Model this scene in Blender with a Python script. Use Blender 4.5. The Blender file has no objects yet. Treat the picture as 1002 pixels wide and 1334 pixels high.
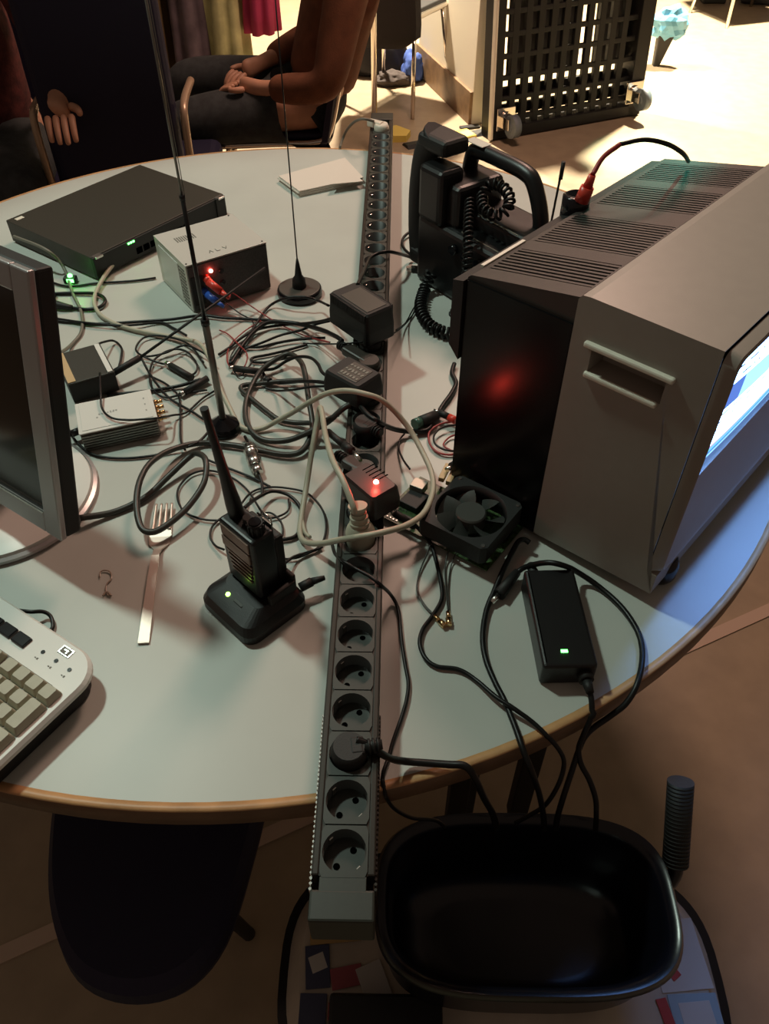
import bpy, bmesh, math, random
from mathutils import Vector, Matrix, noise
random.seed(7)
S = bpy.context.scene
C = S.collection
PI = math.pi
TZ = 0.74                                   # height of the table top

# ------------------------------------------------------------------ camera
cam = bpy.data.objects.new('camera', bpy.data.cameras.new('camera'))
C.objects.link(cam)
cam.data.sensor_fit = 'VERTICAL'; cam.data.sensor_height = 24.0
cam.data.lens = 1030.82 * 24.0 / 1334.0
cam.data.clip_start = 0.02
cam.matrix_world = Matrix.Translation((0.03700, -0.28197, TZ + 0.70086)) @ Matrix([[0.999872, -0.011506, 0.011159], [0.016027, 0.708666, -0.705362], [0.000207, 0.70545, 0.708759]]).to_4x4()
S.camera = cam

# ------------------------------------------------------------------ world, lights, exposure
S.view_settings.view_transform = 'Standard'; S.view_settings.look = 'None'
S.view_settings.gamma = 1.0; S.view_settings.use_curve_mapping = False
S.view_settings.exposure = 0.0
w = bpy.data.worlds.new('world'); S.world = w; w.use_nodes = True
bgn = w.node_tree.nodes['Background']
bgn.inputs[0].default_value = (1.0, 0.72, 0.55, 1); bgn.inputs[1].default_value = 0.10

def lamp(name, kind, loc, target, power, color, size=0.2, angle=None, blend=0.5):
    d = bpy.data.lights.new(name, kind); d.energy = power; d.color = color
    if kind == 'AREA': d.shape = 'DISK'; d.size = size
    else: d.shadow_soft_size = size
    if kind == 'SPOT': d.spot_size = math.radians(angle); d.spot_blend = blend
    o = bpy.data.objects.new(name, d); C.objects.link(o); o.location = loc
    v = Vector(target) - Vector(loc); o.rotation_euler = v.to_track_quat('-Z', 'Y').to_euler()
    return o
lamp('ceiling_spot', 'SPOT', (-1.0, 1.15, 2.85), (-0.10, 0.74, TZ), 100, (0.80, 1.0, 0.86), 0.09, 50, 0.35)
lamp('ceiling_lamp', 'AREA', (0.6, 2.6, 2.9), (0.3, 1.5, 0.3), 44, (1.0, 0.62, 0.48), 0.7)
lamp('far_ceiling_spot', 'SPOT', (2.0, 5.5, 2.95), (1.75, 5.0, 0.0), 3000, (1.0, 0.84, 0.60), 0.10, 72, 0.4)
lamp('far_left_ceiling_spot', 'SPOT', (-0.4, 5.3, 2.95), (-0.3, 4.95, 0.0), 1900, (1.0, 0.84, 0.64), 0.10, 78, 0.35)
lamp('teal_stage_spot', 'SPOT', (3.6, 6.6, 2.9), (1.1586,3.575,0.0), 2400, (0.0, 1.0, 0.66), 0.03, 5.0, 0.9)
lamp('teal_stage_spot', 'SPOT', (3.6, 6.6, 2.9), (0.3741,0.7268,1.04), 1800, (0.05, 1.0, 0.72), 0.03, 0.9, 0.9)

# the glow of the small indicator lights themselves
for nm, p_, c_, e_ in (('red_led_glow', (0.0161,0.3769,0.834), (1.0, 0.05, 0.03), 0.06), ('red_led_glow', (-0.2673,0.9078,0.81), (1.0, 0.06, 0.04), 0.09), ('green_led_glow', (-0.5114,0.9443,0.766), (0.05, 1.0, 0.08), 0.018)):
    d = bpy.data.lights.new(nm, 'POINT'); d.energy = e_; d.color = c_; d.shadow_soft_size = 0.002
    o = bpy.data.objects.new(nm, d); C.objects.link(o); o.location = p_
# ------------------------------------------------------------------ materials
MATS = {}
def mat(name, col, rough=0.5, metal=0.0, emit=None, estr=1.0, var=0.0, vscale=60, bump=0.0, bscale=400, spec=0.5, col2=None, trans=0.0, coat=0.0):
    if name in MATS: return MATS[name]
    m = bpy.data.materials.new(name); m.use_nodes = True
    nt = m.node_tree; b = nt.nodes['Principled BSDF']
    b.inputs['Base Color'].default_value = (*col, 1)
    b.inputs['Roughness'].default_value = rough; b.inputs['Metallic'].default_value = metal
    b.inputs['Specular IOR Level'].default_value = spec
    b.inputs['Transmission Weight'].default_value = trans
    b.inputs['Coat Weight'].default_value = coat
    tc = nt.nodes.new('ShaderNodeTexCoord')
    if var > 0 or col2:
        n = nt.nodes.new('ShaderNodeTexNoise'); n.inputs['Scale'].default_value = vscale; n.inputs['Detail'].default_value = 5
        nt.links.new(tc.outputs['Object'], n.inputs['Vector'])
        r = nt.nodes.new('ShaderNodeValToRGB')
        c2 = col2 if col2 else tuple(min(1, c * (1 + var)) for c in col)
        c1 = col if col2 else tuple(c * (1 - var) for c in col)
        r.color_ramp.elements[0].color = (*c1, 1); r.color_ramp.elements[0].position = 0.35
        r.color_ramp.elements[1].color = (*c2, 1); r.color_ramp.elements[1].position = 0.65
        nt.links.new(n.outputs['Fac'], r.inputs['Fac']); nt.links.new(r.outputs['Color'], b.inputs['Base Color'])
    if bump > 0:
        n = nt.nodes.new('ShaderNodeTexNoise'); n.inputs['Scale'].default_value = bscale; n.inputs['Detail'].default_value = 3
        nt.links.new(tc.outputs['Object'], n.inputs['Vector'])
        bp = nt.nodes.new('ShaderNodeBump'); bp.inputs['Strength'].default_value = bump; bp.inputs['Distance'].default_value = 0.001
        nt.links.new(n.outputs['Fac'], bp.inputs['Height']); nt.links.new(bp.outputs['Normal'], b.inputs['Normal'])
    if emit:
        b.inputs['Emission Color'].default_value = (*emit, 1); b.inputs['Emission Strength'].default_value = estr
    MATS[name] = m
    return m
M_LAM = mat('table_laminate', (0.49, 0.505, 0.465), 0.42, var=0.03, vscale=9, bump=0.05, bscale=900)
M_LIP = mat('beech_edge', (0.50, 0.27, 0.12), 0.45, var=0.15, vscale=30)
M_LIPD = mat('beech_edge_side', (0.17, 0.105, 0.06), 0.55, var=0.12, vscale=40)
M_FLOOR = mat('linoleum', (0.36, 0.285, 0.19), 0.42, var=0.07, vscale=14, bump=0.08, bscale=300)
M_BLK = mat('black_plastic', (0.0055, 0.0055, 0.006), 0.38, bump=0.15, bscale=900)
M_BLKM = mat('black_matt_plastic', (0.008, 0.008, 0.0075), 0.6, bump=0.2, bscale=700)
M_BLKG = mat('black_gloss', (0.006, 0.006, 0.008), 0.16)
M_STRIP = mat('strip_plate', (0.025, 0.030, 0.024), 0.42, var=0.05, vscale=200)
M_RAIL = mat('strip_rail', (0.028, 0.023, 0.018), 0.35, metal=0.3)
M_WELL = mat('socket_well', (0.008, 0.009, 0.008), 0.45)
M_HOLE = mat('pin_hole', (0.001, 0.001, 0.001), 0.9, spec=0.0)
M_CLIP = mat('steel', (0.75, 0.74, 0.70), 0.25, metal=1.0)
M_CHROME = mat('chrome', (0.78, 0.72, 0.64), 0.14, metal=1.0)
M_SILV = mat('silver_plastic', (0.29, 0.255, 0.22), 0.36, metal=0.0, bump=0.12, bscale=1200, var=0.02)
M_SILVL = mat('pale_silver_plastic', (0.70, 0.65, 0.55), 0.38)
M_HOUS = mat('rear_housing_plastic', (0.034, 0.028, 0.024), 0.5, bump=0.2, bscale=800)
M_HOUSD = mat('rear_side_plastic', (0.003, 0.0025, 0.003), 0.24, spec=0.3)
M_CREAM = mat('cream_cable', (0.42, 0.40, 0.31), 0.45)
M_GREYC = mat('grey_cable', (0.034, 0.032, 0.026), 0.42)
M_GREYL = mat('light_grey_cable', (0.16, 0.15, 0.12), 0.45)
M_CAB = mat('black_cable', (0.0045, 0.0045, 0.0045), 0.42, spec=0.35)
M_REDW = mat('red_cable', (0.30, 0.03, 0.03), 0.4)
M_RED = mat('red_plastic', (0.62, 0.05, 0.03), 0.35)
M_BLUE = mat('blue_plastic', (0.03, 0.10, 0.45), 0.35)
M_GOLD = mat('gold_metal', (0.85, 0.60, 0.30), 0.22, metal=1.0)
M_PSU = mat('psu_steel', (0.62, 0.60, 0.55), 0.38, metal=0.25, bump=0.1, bscale=1500)
M_PSUS = mat('psu_steel_side', (0.58, 0.58, 0.54), 0.45, metal=0.3)
M_PSUF = mat('psu_front', (0.055, 0.050, 0.048), 0.5, var=0.3, vscale=500)
M_SWI = mat('switch_case', (0.030, 0.025, 0.017), 0.5, bump=0.35, bscale=900, var=0.08, vscale=300)
M_WHITE = mat('white_plastic', (0.72, 0.71, 0.67), 0.4)
M_WHITEM = mat('white_metal', (0.70, 0.69, 0.65), 0.35)
M_PAPER = mat('paper', (0.66, 0.60, 0.53), 0.9, bump=0.3, bscale=200)
M_KEY = mat('key_beige', (0.44, 0.41, 0.31), 0.5, var=0.05, vscale=100)
M_KEYG = mat('key_legend', (0.16, 0.15, 0.13), 0.6)
M_PCB = mat('circuit_board', (0.035, 0.07, 0.02), 0.4, var=0.7, vscale=250)
M_TAN = mat('tan_plastic', (0.55, 0.38, 0.20), 0.5)
M_LCDB = mat('bezel_silver', (0.42, 0.40, 0.40), 0.3, metal=0.5, bump=0.1, bscale=1000)
M_SCR = mat('screen_dark', (0.016, 0.013, 0.010), 0.12)
M_LEDG = mat('led_green', (0.05, 0.4, 0.05), 0.3, emit=(0.10, 1.0, 0.12), estr=9)
M_LEDY = mat('led_lime', (0.3, 0.5, 0.1), 0.3, emit=(0.45, 1.0, 0.10), estr=9)
M_LEDR = mat('led_red', (0.5, 0.05, 0.05), 0.3, emit=(1.0, 0.10, 0.07), estr=45)
M_NAVY = mat('navy_shell', (0.007, 0.006, 0.030), 0.65, bump=0.2, bscale=300)
M_DENIM = mat('denim', (0.030, 0.036, 0.037), 0.85, bump=0.6, bscale=500, var=0.25, vscale=40)
M_BROWN = mat('brown_cotton', (0.19, 0.070, 0.032), 0.85, bump=0.6, bscale=260, var=0.15, vscale=25)
M_SKIN = mat('skin', (0.62, 0.33, 0.21), 0.5, var=0.06, vscale=30)
M_HAIR = mat('hair', (0.05, 0.028, 0.016), 0.6, bump=0.8, bscale=120)
M_LEATH = mat('black_leather', (0.012, 0.011, 0.010), 0.45)
M_MAROON = mat('maroon_knit', (0.10, 0.022, 0.018), 0.9, bump=0.8, bscale=160, var=0.4, vscale=40)
M_LATT = mat('lattice_plastic', (0.004, 0.0035, 0.003), 0.6, bump=0.2)
M_WALL = mat('painted_wall', (0.74, 0.68, 0.55), 0.75, bump=0.08, bscale=60)
M_BASE = mat('baseboard_wood', (0.22, 0.135, 0.07), 0.5, var=0.2, vscale=20)

# ------------------------------------------------------------------ mesh helpers
def finish(name, bm, m, parent=None, smooth=False, loc=None, autosm=None):
    bmesh.ops.recalc_face_normals(bm, faces=bm.faces[:])
    me = bpy.data.meshes.new(name); bm.to_mesh(me); bm.free()
    for k in (m if isinstance(m, (list, tuple)) else [m]): me.materials.append(k)
    if smooth:
        me.polygons.foreach_set('use_smooth', [True] * len(me.polygons))
        if autosm is not None:
            me.set_sharp_from_angle(angle=math.radians(autosm))
    o = bpy.data.objects.new(name, me); C.objects.link(o)
    if parent: o.parent = parent
    if loc: o.location = loc
    return o
def tag(o, label=None, cat=None, group=None, kind=None):
    if label: o['label'] = label
    if cat: o['category'] = cat
    if group: o['group'] = group
    if kind: o['kind'] = kind
    return o
def thing(name, label, cat, loc=(0, 0, 0), rz=0.0, group=None, rot=None):
    o = bpy.data.objects.new(name, None); C.objects.link(o)
    o.empty_display_size = 0.02
    o.location = loc; o.rotation_euler = rot if rot else (0, 0, rz)
    return tag(o, label, cat, group)
def bx(bm, c, s, M=None, bev=0.0, mi=0, seg=2, rz=0.0, taper=1.0):
    t = bmesh.new(); r = bmesh.ops.create_cube(t, size=1.0)
    for v in t.verts:
        k = taper if v.co.z > 0 else 1.0
        v.co = Vector((v.co.x * s[0] * k, v.co.y * s[1] * k, v.co.z * s[2]))
    if bev > 0: bmesh.ops.bevel(t, geom=t.edges[:], offset=bev, segments=seg, profile=0.5, affect='EDGES')
    X = Matrix.Translation(c) @ Matrix.Rotation(rz, 4, 'Z')
    if M: X = M @ X
    t.transform(X)
    merge(bm, t, mi)
def merge(bm, t, mi=0):
    off = {}
    for v in t.verts: off[v.index] = bm.verts.new(v.co)
    bm.verts.index_update()
    for f in t.faces:
        try:
            g = bm.faces.new([off[v.index] for v in f.verts]); g.material_index = mi; g.smooth = f.smooth
        except ValueError: pass
    t.free()
def cyl(bm, a, b, r1, r2=None, n=16, mi=0, cap=True):
    a = Vector(a); b = Vector(b); r2 = r1 if r2 is None else r2
    z = (b - a).normalized(); x = z.orthogonal().normalized(); y = z.cross(x)
    A = []; B = []
    for i in range(n):
        t = 2 * PI * i / n; d = x * math.cos(t) + y * math.sin(t)
        A.append(bm.verts.new(a + d * r1)); B.append(bm.verts.new(b + d * r2))
    for i in range(n):
        j = (i + 1) % n; f = bm.faces.new((A[i], A[j], B[j], B[i])); f.material_index = mi; f.smooth = True
    if cap:
        for q in (A, B):
            f = bm.faces.new(q); f.material_index = mi
def lathe(bm, prof, n=32, c=(0, 0, 0), mi=0, M=None, cap=True):
    rings = []
    for (r, z) in prof:
        ring = []
        for i in range(n):
            t = 2 * PI * i / n; p = Vector((c[0] + r * math.cos(t), c[1] + r * math.sin(t), c[2] + z))
            ring.append(bm.verts.new(M @ p if M else p))
        rings.append(ring)
    for k in range(len(rings) - 1):
        for i in range(n):
            j = (i + 1) % n
            f = bm.faces.new((rings[k][i], rings[k][j], rings[k + 1][j], rings[k + 1][i])); f.material_index = mi; f.smooth = True
    if cap:
        for q in (rings[0], rings[-1]):
            f = bm.faces.new(q); f.material_index = mi
def prism(bm, poly, z0, z1, mi=0, M=None, top=None):
    """poly of (x, y) extruded from z0 to z1; top = another outline of the same count"""
    T_ = top or poly
    A = [Vector((x, y, z0)) for x, y in poly]; B = [Vector((x, y, z1)) for x, y in T_]
    if M: A = [M @ v for v in A]; B = [M @ v for v in B]
    A = [bm.verts.new(v) for v in A]; B = [bm.verts.new(v) for v in B]
    n = len(A)
    fs = [bm.faces.new(A), bm.faces.new(B)]
    for i in range(n):
        j = (i + 1) % n; fs.append(bm.faces.new((A[i], A[j], B[j], B[i])))
    for f in fs: f.material_index = mi
def rrect(w_, h_, r, n=5, cx=0, cy=0):
    out = []
    for (sx, sy, a0) in ((1, 1, 0), (-1, 1, PI / 2), (-1, -1, PI), (1, -1, 1.5 * PI)):
        for i in range(n + 1):
            a = a0 + PI / 2 * i / n
            out.append((cx + sx * (w_ / 2 - r) + r * math.cos(a), cy + sy * (h_ / 2 - r) + r * math.sin(a)))
    return out
def smoothpath(P, sub=8, closed=False):
    P = [Vector(p) for p in P]; n = len(P); out = []
    if n < 3: return P
    for i in range(n - 1):
        p0 = P[i - 1] if i > 0 else P[0] * 2 - P[1]; p1 = P[i]; p2 = P[i + 1]
        p3 = P[i + 2] if i + 2 < n else P[-1] * 2 - P[-2]
        for k in range(sub):
            t = k / sub
            out.append(0.5 * ((2 * p1) + (-p0 + p2) * t + (2 * p0 - 5 * p1 + 4 * p2 - p3) * t * t + (-p0 + 3 * p1 - 3 * p2 + p3) * t ** 3))
    out.append(P[-1]); return out
def tube(bm, pts, r, n=8, mi=0, sub=8, rad=None):
    Q = smoothpath(pts, sub) if sub > 1 else [Vector(p) for p in pts]
    Q2 = [Q[0]]
    for q in Q[1:]:
        if (q - Q2[-1]).length > 1e-5: Q2.append(q)
    Q = Q2
    prev = None; rings = []
    for i, q in enumerate(Q):
        d = (Q[min(i + 1, len(Q) - 1)] - Q[max(i - 1, 0)])
        if d.length < 1e-7: d = Vector((1, 0, 0))
        d.normalize()
        if prev is None: x = d.orthogonal().normalized()
        else:
            x = prev - d * prev.dot(d)
            x = x.normalized() if x.length > 1e-6 else d.orthogonal().normalized()
        prev = x; y = d.cross(x)
        rr = r if rad is None else rad(i / (len(Q) - 1))
        rings.append([bm.verts.new(q + (x * math.cos(2 * PI * k / n) + y * math.sin(2 * PI * k / n)) * rr) for k in range(n)])
    for a, b in zip(rings, rings[1:]):
        for k in range(n):
            j = (k + 1) % n; f = bm.faces.new((a[k], a[j], b[j], b[k])); f.material_index = mi; f.smooth = True
    for q in (rings[0], rings[-1]):
        f = bm.faces.new(q); f.material_index = mi
def cable(name, pts, r, m, label, group='cables tangled on the round table', cat='cable', parent=None):
    # never lower than its own radius above the table while over the table
    Q = smoothpath(pts, 8)
    if parent is None:
        for q in Q:
            if q.z < 0.2: continue
            d = Vector((q.x + 0.1612, q.y - 0.8144)); L = d.length
            if L < 0.7859 + r and q.z < TZ + r:
                if q.z > TZ - 0.004 and L < 0.780: q.z = TZ + r
                else:
                    d *= (0.7859 + r + 0.001) / L; q.x = d.x - 0.1612; q.y = d.y + 0.8144
    bm = bmesh.new(); tube(bm, Q, r, sub=1)
    o = finish(name, bm, m, parent)
    if parent is None: tag(o, label, cat, group)
    elif label: o['label'] = label
    return o
def helix(pts, R, turns, sub=10, k=9):
    Q = smoothpath(pts, sub); L = [0]
    for a, b in zip(Q, Q[1:]): L.append(L[-1] + (b - a).length)
    out = []; N = int(turns * k); prev = None
    for i in range(N + 1):
        s = L[-1] * i / N; j = 0
        while j < len(Q) - 2 and L[j + 1] < s: j += 1
        t = (s - L[j]) / max(1e-9, L[j + 1] - L[j]); p = Q[j].lerp(Q[j + 1], t); d = (Q[j + 1] - Q[j]).normalized()
        if prev is None: x = d.orthogonal().normalized()
        else: x = (prev - d * prev.dot(d)).normalized()
        prev = x; y = d.cross(x); a = 2 * PI * i / k
        out.append(p + (x * math.cos(a) + y * math.sin(a)) * R)
    return out
def part(name, m, parent, fn, smooth=False, autosm=None):
    bm = bmesh.new(); fn(bm); return finish(name, bm, m, parent, smooth, autosm=autosm)
def dup_tree(o, parent=None):
    c = o.copy(); C.objects.link(c)
    if parent: c.parent = parent
    for ch in list(o.children): dup_tree(ch, c)
    return c
def frame(o, xd):
    xd = Vector((xd[0], xd[1], 0)).normalized()
    return (Vector(o).to_3d() if len(o) == 2 else Vector(o)), math.atan2(xd.y, xd.x)

# ================================================================== SETTING
bm = bmesh.new(); bx(bm, (1.0, 4.5, -0.02), (12, 14, 0.04)); tag(finish('floor', bm, M_FLOOR), kind='structure')
# thin pale joint strip let into the floor, in the two stretches seen either side of the table
def floor_strip(p, q, wd, name, m):
    p = Vector(p); q = Vector(q); d = (q - p); L = d.length; a = math.atan2(d.y, d.x)
    bm = bmesh.new(); bx(bm, ((p + q) / 2).to_3d() + Vector((0, 0, 0.0015)), (L, wd, 0.003), rz=a); o = finish(name, bm, m); tag(o, kind='structure'); return o
M_JOINT = mat('floor_joint', (0.55, 0.42, 0.32), 0.4)
floor_strip((-1.9, -0.529), (1.9, 1.343), 0.028, 'trim_1', M_JOINT)

# white wall end with its wooden baseboard, beside the lattice dolly
wp = Vector((0.405, 3.90)); wq = Vector((0.15, 4.72)); dv = (wq - wp); wa = math.atan2(dv.y, dv.x); nn = Vector((dv.y, -dv.x)).normalized()
bm = bmesh.new(); mid = (wp + wq) / 2 + nn * 0.06
bx(bm, (mid.x, mid.y, 1.35), (dv.length, 0.12, 2.7), rz=wa, bev=0.003); tag(finish('wall_left', bm, M_WALL), kind='structure')
bm = bmesh.new(); mid2 = (wp + wq) / 2 - nn * 0.008
bx(bm, (mid2.x, mid2.y, 0.075), (dv.length, 0.016, 0.15), rz=wa, bev=0.003); tag(finish('baseboard_left', bm, M_BASE), kind='structure')
bm = bmesh.new(); bx(bm, (1.0, 9.5, 1.5), (12, 0.1, 3.0)); tag(finish('wall_back', bm, M_WALL), kind='structure')

# ================================================================== ROUND TABLE
TC = (-0.1612, 0.8144); TR = 0.7859
t = thing('round_table', 'large round grey-topped table with a beech edge, carrying all the electronics', 'table', (TC[0], TC[1], 0))
def f(bm): lathe(bm, [(TR - 0.009, TZ - 0.028), (TR - 0.009, TZ)], 160, )
part('table_top', M_LAM, t, f)
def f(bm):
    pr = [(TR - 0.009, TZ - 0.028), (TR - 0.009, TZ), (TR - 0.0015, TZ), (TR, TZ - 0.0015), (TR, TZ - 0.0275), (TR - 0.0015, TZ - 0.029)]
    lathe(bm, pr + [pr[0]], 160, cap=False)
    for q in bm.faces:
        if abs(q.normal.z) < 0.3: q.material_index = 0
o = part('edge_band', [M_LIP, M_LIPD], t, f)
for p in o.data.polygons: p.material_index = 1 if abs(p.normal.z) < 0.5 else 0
for (lx, ly) in ((0.16, 0.33), (-0.66, 0.45), (0.36, 1.19), (-0.55, 1.31)):
    part('leg', M_BLKM, t, lambda bm: bx(bm, (lx - TC[0], ly - TC[1], (TZ - 0.03) / 2), (0.035, 0.035, TZ - 0.03), bev=0.003, rz=0.35))
part('cross_rail', M_BLKM, t, lambda bm: (bx(bm, (0, -0.03, TZ - 0.055), (0.95, 0.03, 0.05), rz=1.05), bx(bm, (0, 0.0, TZ - 0.055), (1.0, 0.03, 0.05), rz=-0.85)))
part('cable_tray', M_BLKM, t, lambda bm: (bx(bm, (0.245 + 0.06, -0.53, TZ - 0.33), (0.03, 0.03, 0.6), bev=0.002), bx(bm, (0.36, -0.515, TZ - 0.05), (0.16, 0.03, 0.035), bev=0.002), bx(bm, (0.415, -0.50, TZ - 0.33), (0.03, 0.03, 0.6), bev=0.002)))

# ================================================================== POWER STRIP
P_ = 0.0435; SW = 0.0519; SH = 0.045
t = thing('power_strip', 'very long dark socket strip lying across the table and overhanging both edges', 'power strip', (0, 0, TZ))
Y0 = -0.076; Y1 = 1.685
def f(bm):
    bx(bm, (0, (Y0 + Y1) / 2, 0.0128), (SW - 0.004, Y1 - Y0 - 0.004, 0.0244))
part('body', M_RAIL, t, f)
for sx in (-1, 1):
    def f(bm):
        bx(bm, (sx * (SW / 2 - 0.0032), (Y0 + 0.035 + Y1 - 0.02) / 2, 0.0345), (0.0064, Y1 - Y0 - 0.055, 0.019), bev=0.0015)
        bx(bm, (sx * (SW / 2 - 0.0075), (Y0 + 0.035 + Y1 - 0.02) / 2, 0.040), (0.003, Y1 - Y0 - 0.055, 0.006))
    part('side_rail', M_RAIL, t, f)
    def f(bm):
        for k in range(38):
            y = -0.05 + k * 0.0042
            cyl(bm, (sx * (SW / 2 + 0.0003), y, 0.024), (sx * (SW / 2 + 0.0003), y, 0.040), 0.0013, n=6)
    o = part('ribbed_grip', M_CLIP if sx < 0 else M_RAIL, t, f); o['kind'] = 'stuff'
part('end_cap', M_STRIP, t, lambda bm: (bx(bm, (0, Y0 + 0.012, 0.0225), (SW, 0.024, 0.045), bev=0.002), bx(bm, (0, Y0 + 0.028, 0.0425), (SW - 0.014, 0.012, 0.0045), bev=0.0005)))
part('end_cap', M_STRIP, t, lambda bm: bx(bm, (0, Y1 - 0.012, 0.0225), (SW, 0.045, 0.045), bev=0.002))
def socket_mesh():
    bm = bmesh.new(); n = 32; hw = 0.0195; hl = P_ / 2 - 0.0006; r = 0.0182; zt = 0.045; zb = 0.029
    sq = []; ci = []; lo = []; side = []
    for i in range(n):
        a = 2 * PI * (i + 0.5) / n; c_, s_ = math.cos(a), math.sin(a)
        k = min(hw / max(abs(c_), 1e-6), hl / max(abs(s_), 1e-6))
        sq.append(bm.verts.new((c_ * k, s_ * k, zt))); side.append(bm.verts.new((c_ * k, s_ * k, zt - 0.006)))
        ci.append(bm.verts.new((c_ * r, s_ * r, zt))); lo.append(bm.verts.new((c_ * r * 0.97, s_ * r * 0.97, zb)))
    for i in range(n):
        j = (i + 1) % n
        bm.faces.new((sq[i], sq[j], ci[j], ci[i])); bm.faces.new((side[i], side[j], sq[j], sq[i]))
        q = bm.faces.new((ci[i], ci[j], lo[j], lo[i])); q.material_index = 1; q.smooth = True
    q = bm.faces.new(lo); q.material_index = 0
    for a in (PI / 4, PI / 4 + PI):
        x, y = 0.0095 * math.cos(a), 0.0095 * math.sin(a)
        cyl(bm, (x, y, zb - 0.004), (x, y, zb + 0.0004), 0.0029, n=14, mi=2)
    me = bpy.data.meshes.new('socket'); bmesh.ops.recalc_face_normals(bm, faces=bm.faces[:]); bm.to_mesh(me); bm.free()
    for k in (M_STRIP, M_WELL, M_HOLE): me.materials.append(k)
    return me
sock = socket_mesh()
bm = bmesh.new(); bx(bm, (0, 0, 0), (0.0042, 0.0016, 0.010), bev=0.0004); me = bpy.data.meshes.new('earth_clip'); bm.to_mesh(me); bm.free(); me.materials.append(M_CLIP)
for k in range(38):
    o = bpy.data.objects.new('socket', sock); C.objects.link(o); o.parent = t; o.location = (0, (k - 0.5) * P_, 0)
    for a in (0.75 * PI, 1.75 * PI):
        e = bpy.data.objects.new('earth_clip', me); C.objects.link(e); e.parent = o
        e.location = (0.0168 * math.cos(a), 0.0168 * math.sin(a), 0.036); e.rotation_euler = (0, 0, a + PI / 2)

# ================================================================== SILVER MONITOR (CRT)
A0 = (0.2054, 0.374); CR = math.atan2(-0.658, 0.753)
t = thing('crt_monitor', 'big silver tube monitor with a black vented back, standing at the right of the table', 'monitor', (A0[0], A0[1], TZ), CR)
WD = 0.50
# local axes: x = towards the screen, y = along the monitor's width, z up
SB = 0.141
prof = [(0, 0.010), (0, 0.323), (0.004, 0.328), (0.012, 0.329), (SB, 0.3285), (SB, 0.051), (0.153, 0.049), (0.153, 0.020)]
h0, h1, v0, v1 = 0.0235, 0.101, 0.2535, 0.2800
def f(bm):
    # near side wall with the real hole of the handle
    O = [bm.verts.new((x, 0.0, z)) for x, z in prof]
    H = [bm.verts.new((x, 0.0, z)) for x, z in ((h0, v0), (h0, v1), (h1, v1), (h1, v0))]
    I = [bm.verts.new((x, 0.022, z)) for x, z in ((h0 + 0.003, v0 + 0.004), (h0 + 0.003, v1), (h1 - 0.004, v1), (h1 - 0.004, v0 + 0.004))]
    bm.faces.new((O[0], O[1], H[1], H[0])); bm.faces.new((O[1], O[2], O[3], O[4], H[2], H[1]))
    bm.faces.new((O[4], O[5], O[6], O[7], H[3], H[2])); bm.faces.new((O[7], O[0], H[0], H[3]))
    for i in range(4): bm.faces.new((H[i], H[(i + 1) % 4], I[(i + 1) % 4], I[i]))
    q = bm.faces.new(I)
    R_ = [bm.verts.new((x, WD, z)) for x, z in prof]
    for i in (0, 1, 2, 3, 5, 6, 7): bm.faces.new((O[i], O[(i + 1) % 8], R_[(i + 1) % 8], R_[i]))
    bm.faces.new(R_)
part('front_shell', M_SILV, t, f)
part('handle_lip', M_SILVL, t, lambda bm: bx(bm, (0.0625, -0.002, 0.2835), (0.093, 0.007, 0.006), bev=0.002))
part('handle_lip', M_SILVL, t, lambda bm: bx(bm, (0.0600, -0.001, 0.2510), (0.078, 0.006, 0.006), bev=0.002))
FX = 0.156
def f(bm):
    # bezel ring: near stile, far stile, top rail, bottom rail, each with thickness and a rounded outer edge
    z0, z1 = 0.052, 0.3275
    M = Matrix(((0, 0, 1, 0), (1, 0, 0, 0), (0, 1, 0, 0), (0, 0, 0, 1)))     # (y, z, x) -> (x, y, z)
    def ring(x, ins, r): return [M @ Vector((q[0], q[1], x)) for q in rrect(WD - 2 * ins, (z1 - z0) - 2 * ins, r, 6, WD / 2, (z0 + z1) / 2)]
    def ring2(x, l, b, tp, r): return [M @ Vector((q[0], q[1], x)) for q in rrect(WD - 2 * l, (z1 - tp) - (z0 + b), r, 6, WD / 2, (z0 + b + z1 - tp) / 2)]
    R = [ring2(SB + 0.0012, 0, -0.02, 0.0015, 0.010), ring2(FX - 0.012, 0, -0.008, 0.0015, 0.012), ring2(FX - 0.002, 0.001, 0, 0.003, 0.012), ring2(FX, 0.003, 0.002, 0.006, 0.012), ring2(FX - 0.002, 0.005, 0.004, 0.009, 0.012), ring2(FX - 0.022, 0.020, 0.070, 0.024, 0.012), ring2(FX - 0.05, 0.022, 0.072, 0.026, 0.012)]
    V = [[bm.verts.new(p) for p in q] for q in R]; n = len(V[0])
    for a, b in zip(V, V[1:]):
        for i in range(n):
            j = (i + 1) % n; bm.faces.new((a[i], a[j], b[j], b[i]))
part('front_bezel', M_SILV, t, f, True, 40)
part('seam', M_HOLE, t, lambda bm: (bx(bm, (SB + 0.0004, WD / 2, 0.324), (0.0016, WD - 0.003, 0.006)), bx(bm, (SB + 0.0004, 0.004, 0.180), (0.0008, 0.005, 0.294)), bx(bm, (SB + 0.0004, WD - 0.004, 0.180), (0.0016, 0.005, 0.294))))
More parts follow.
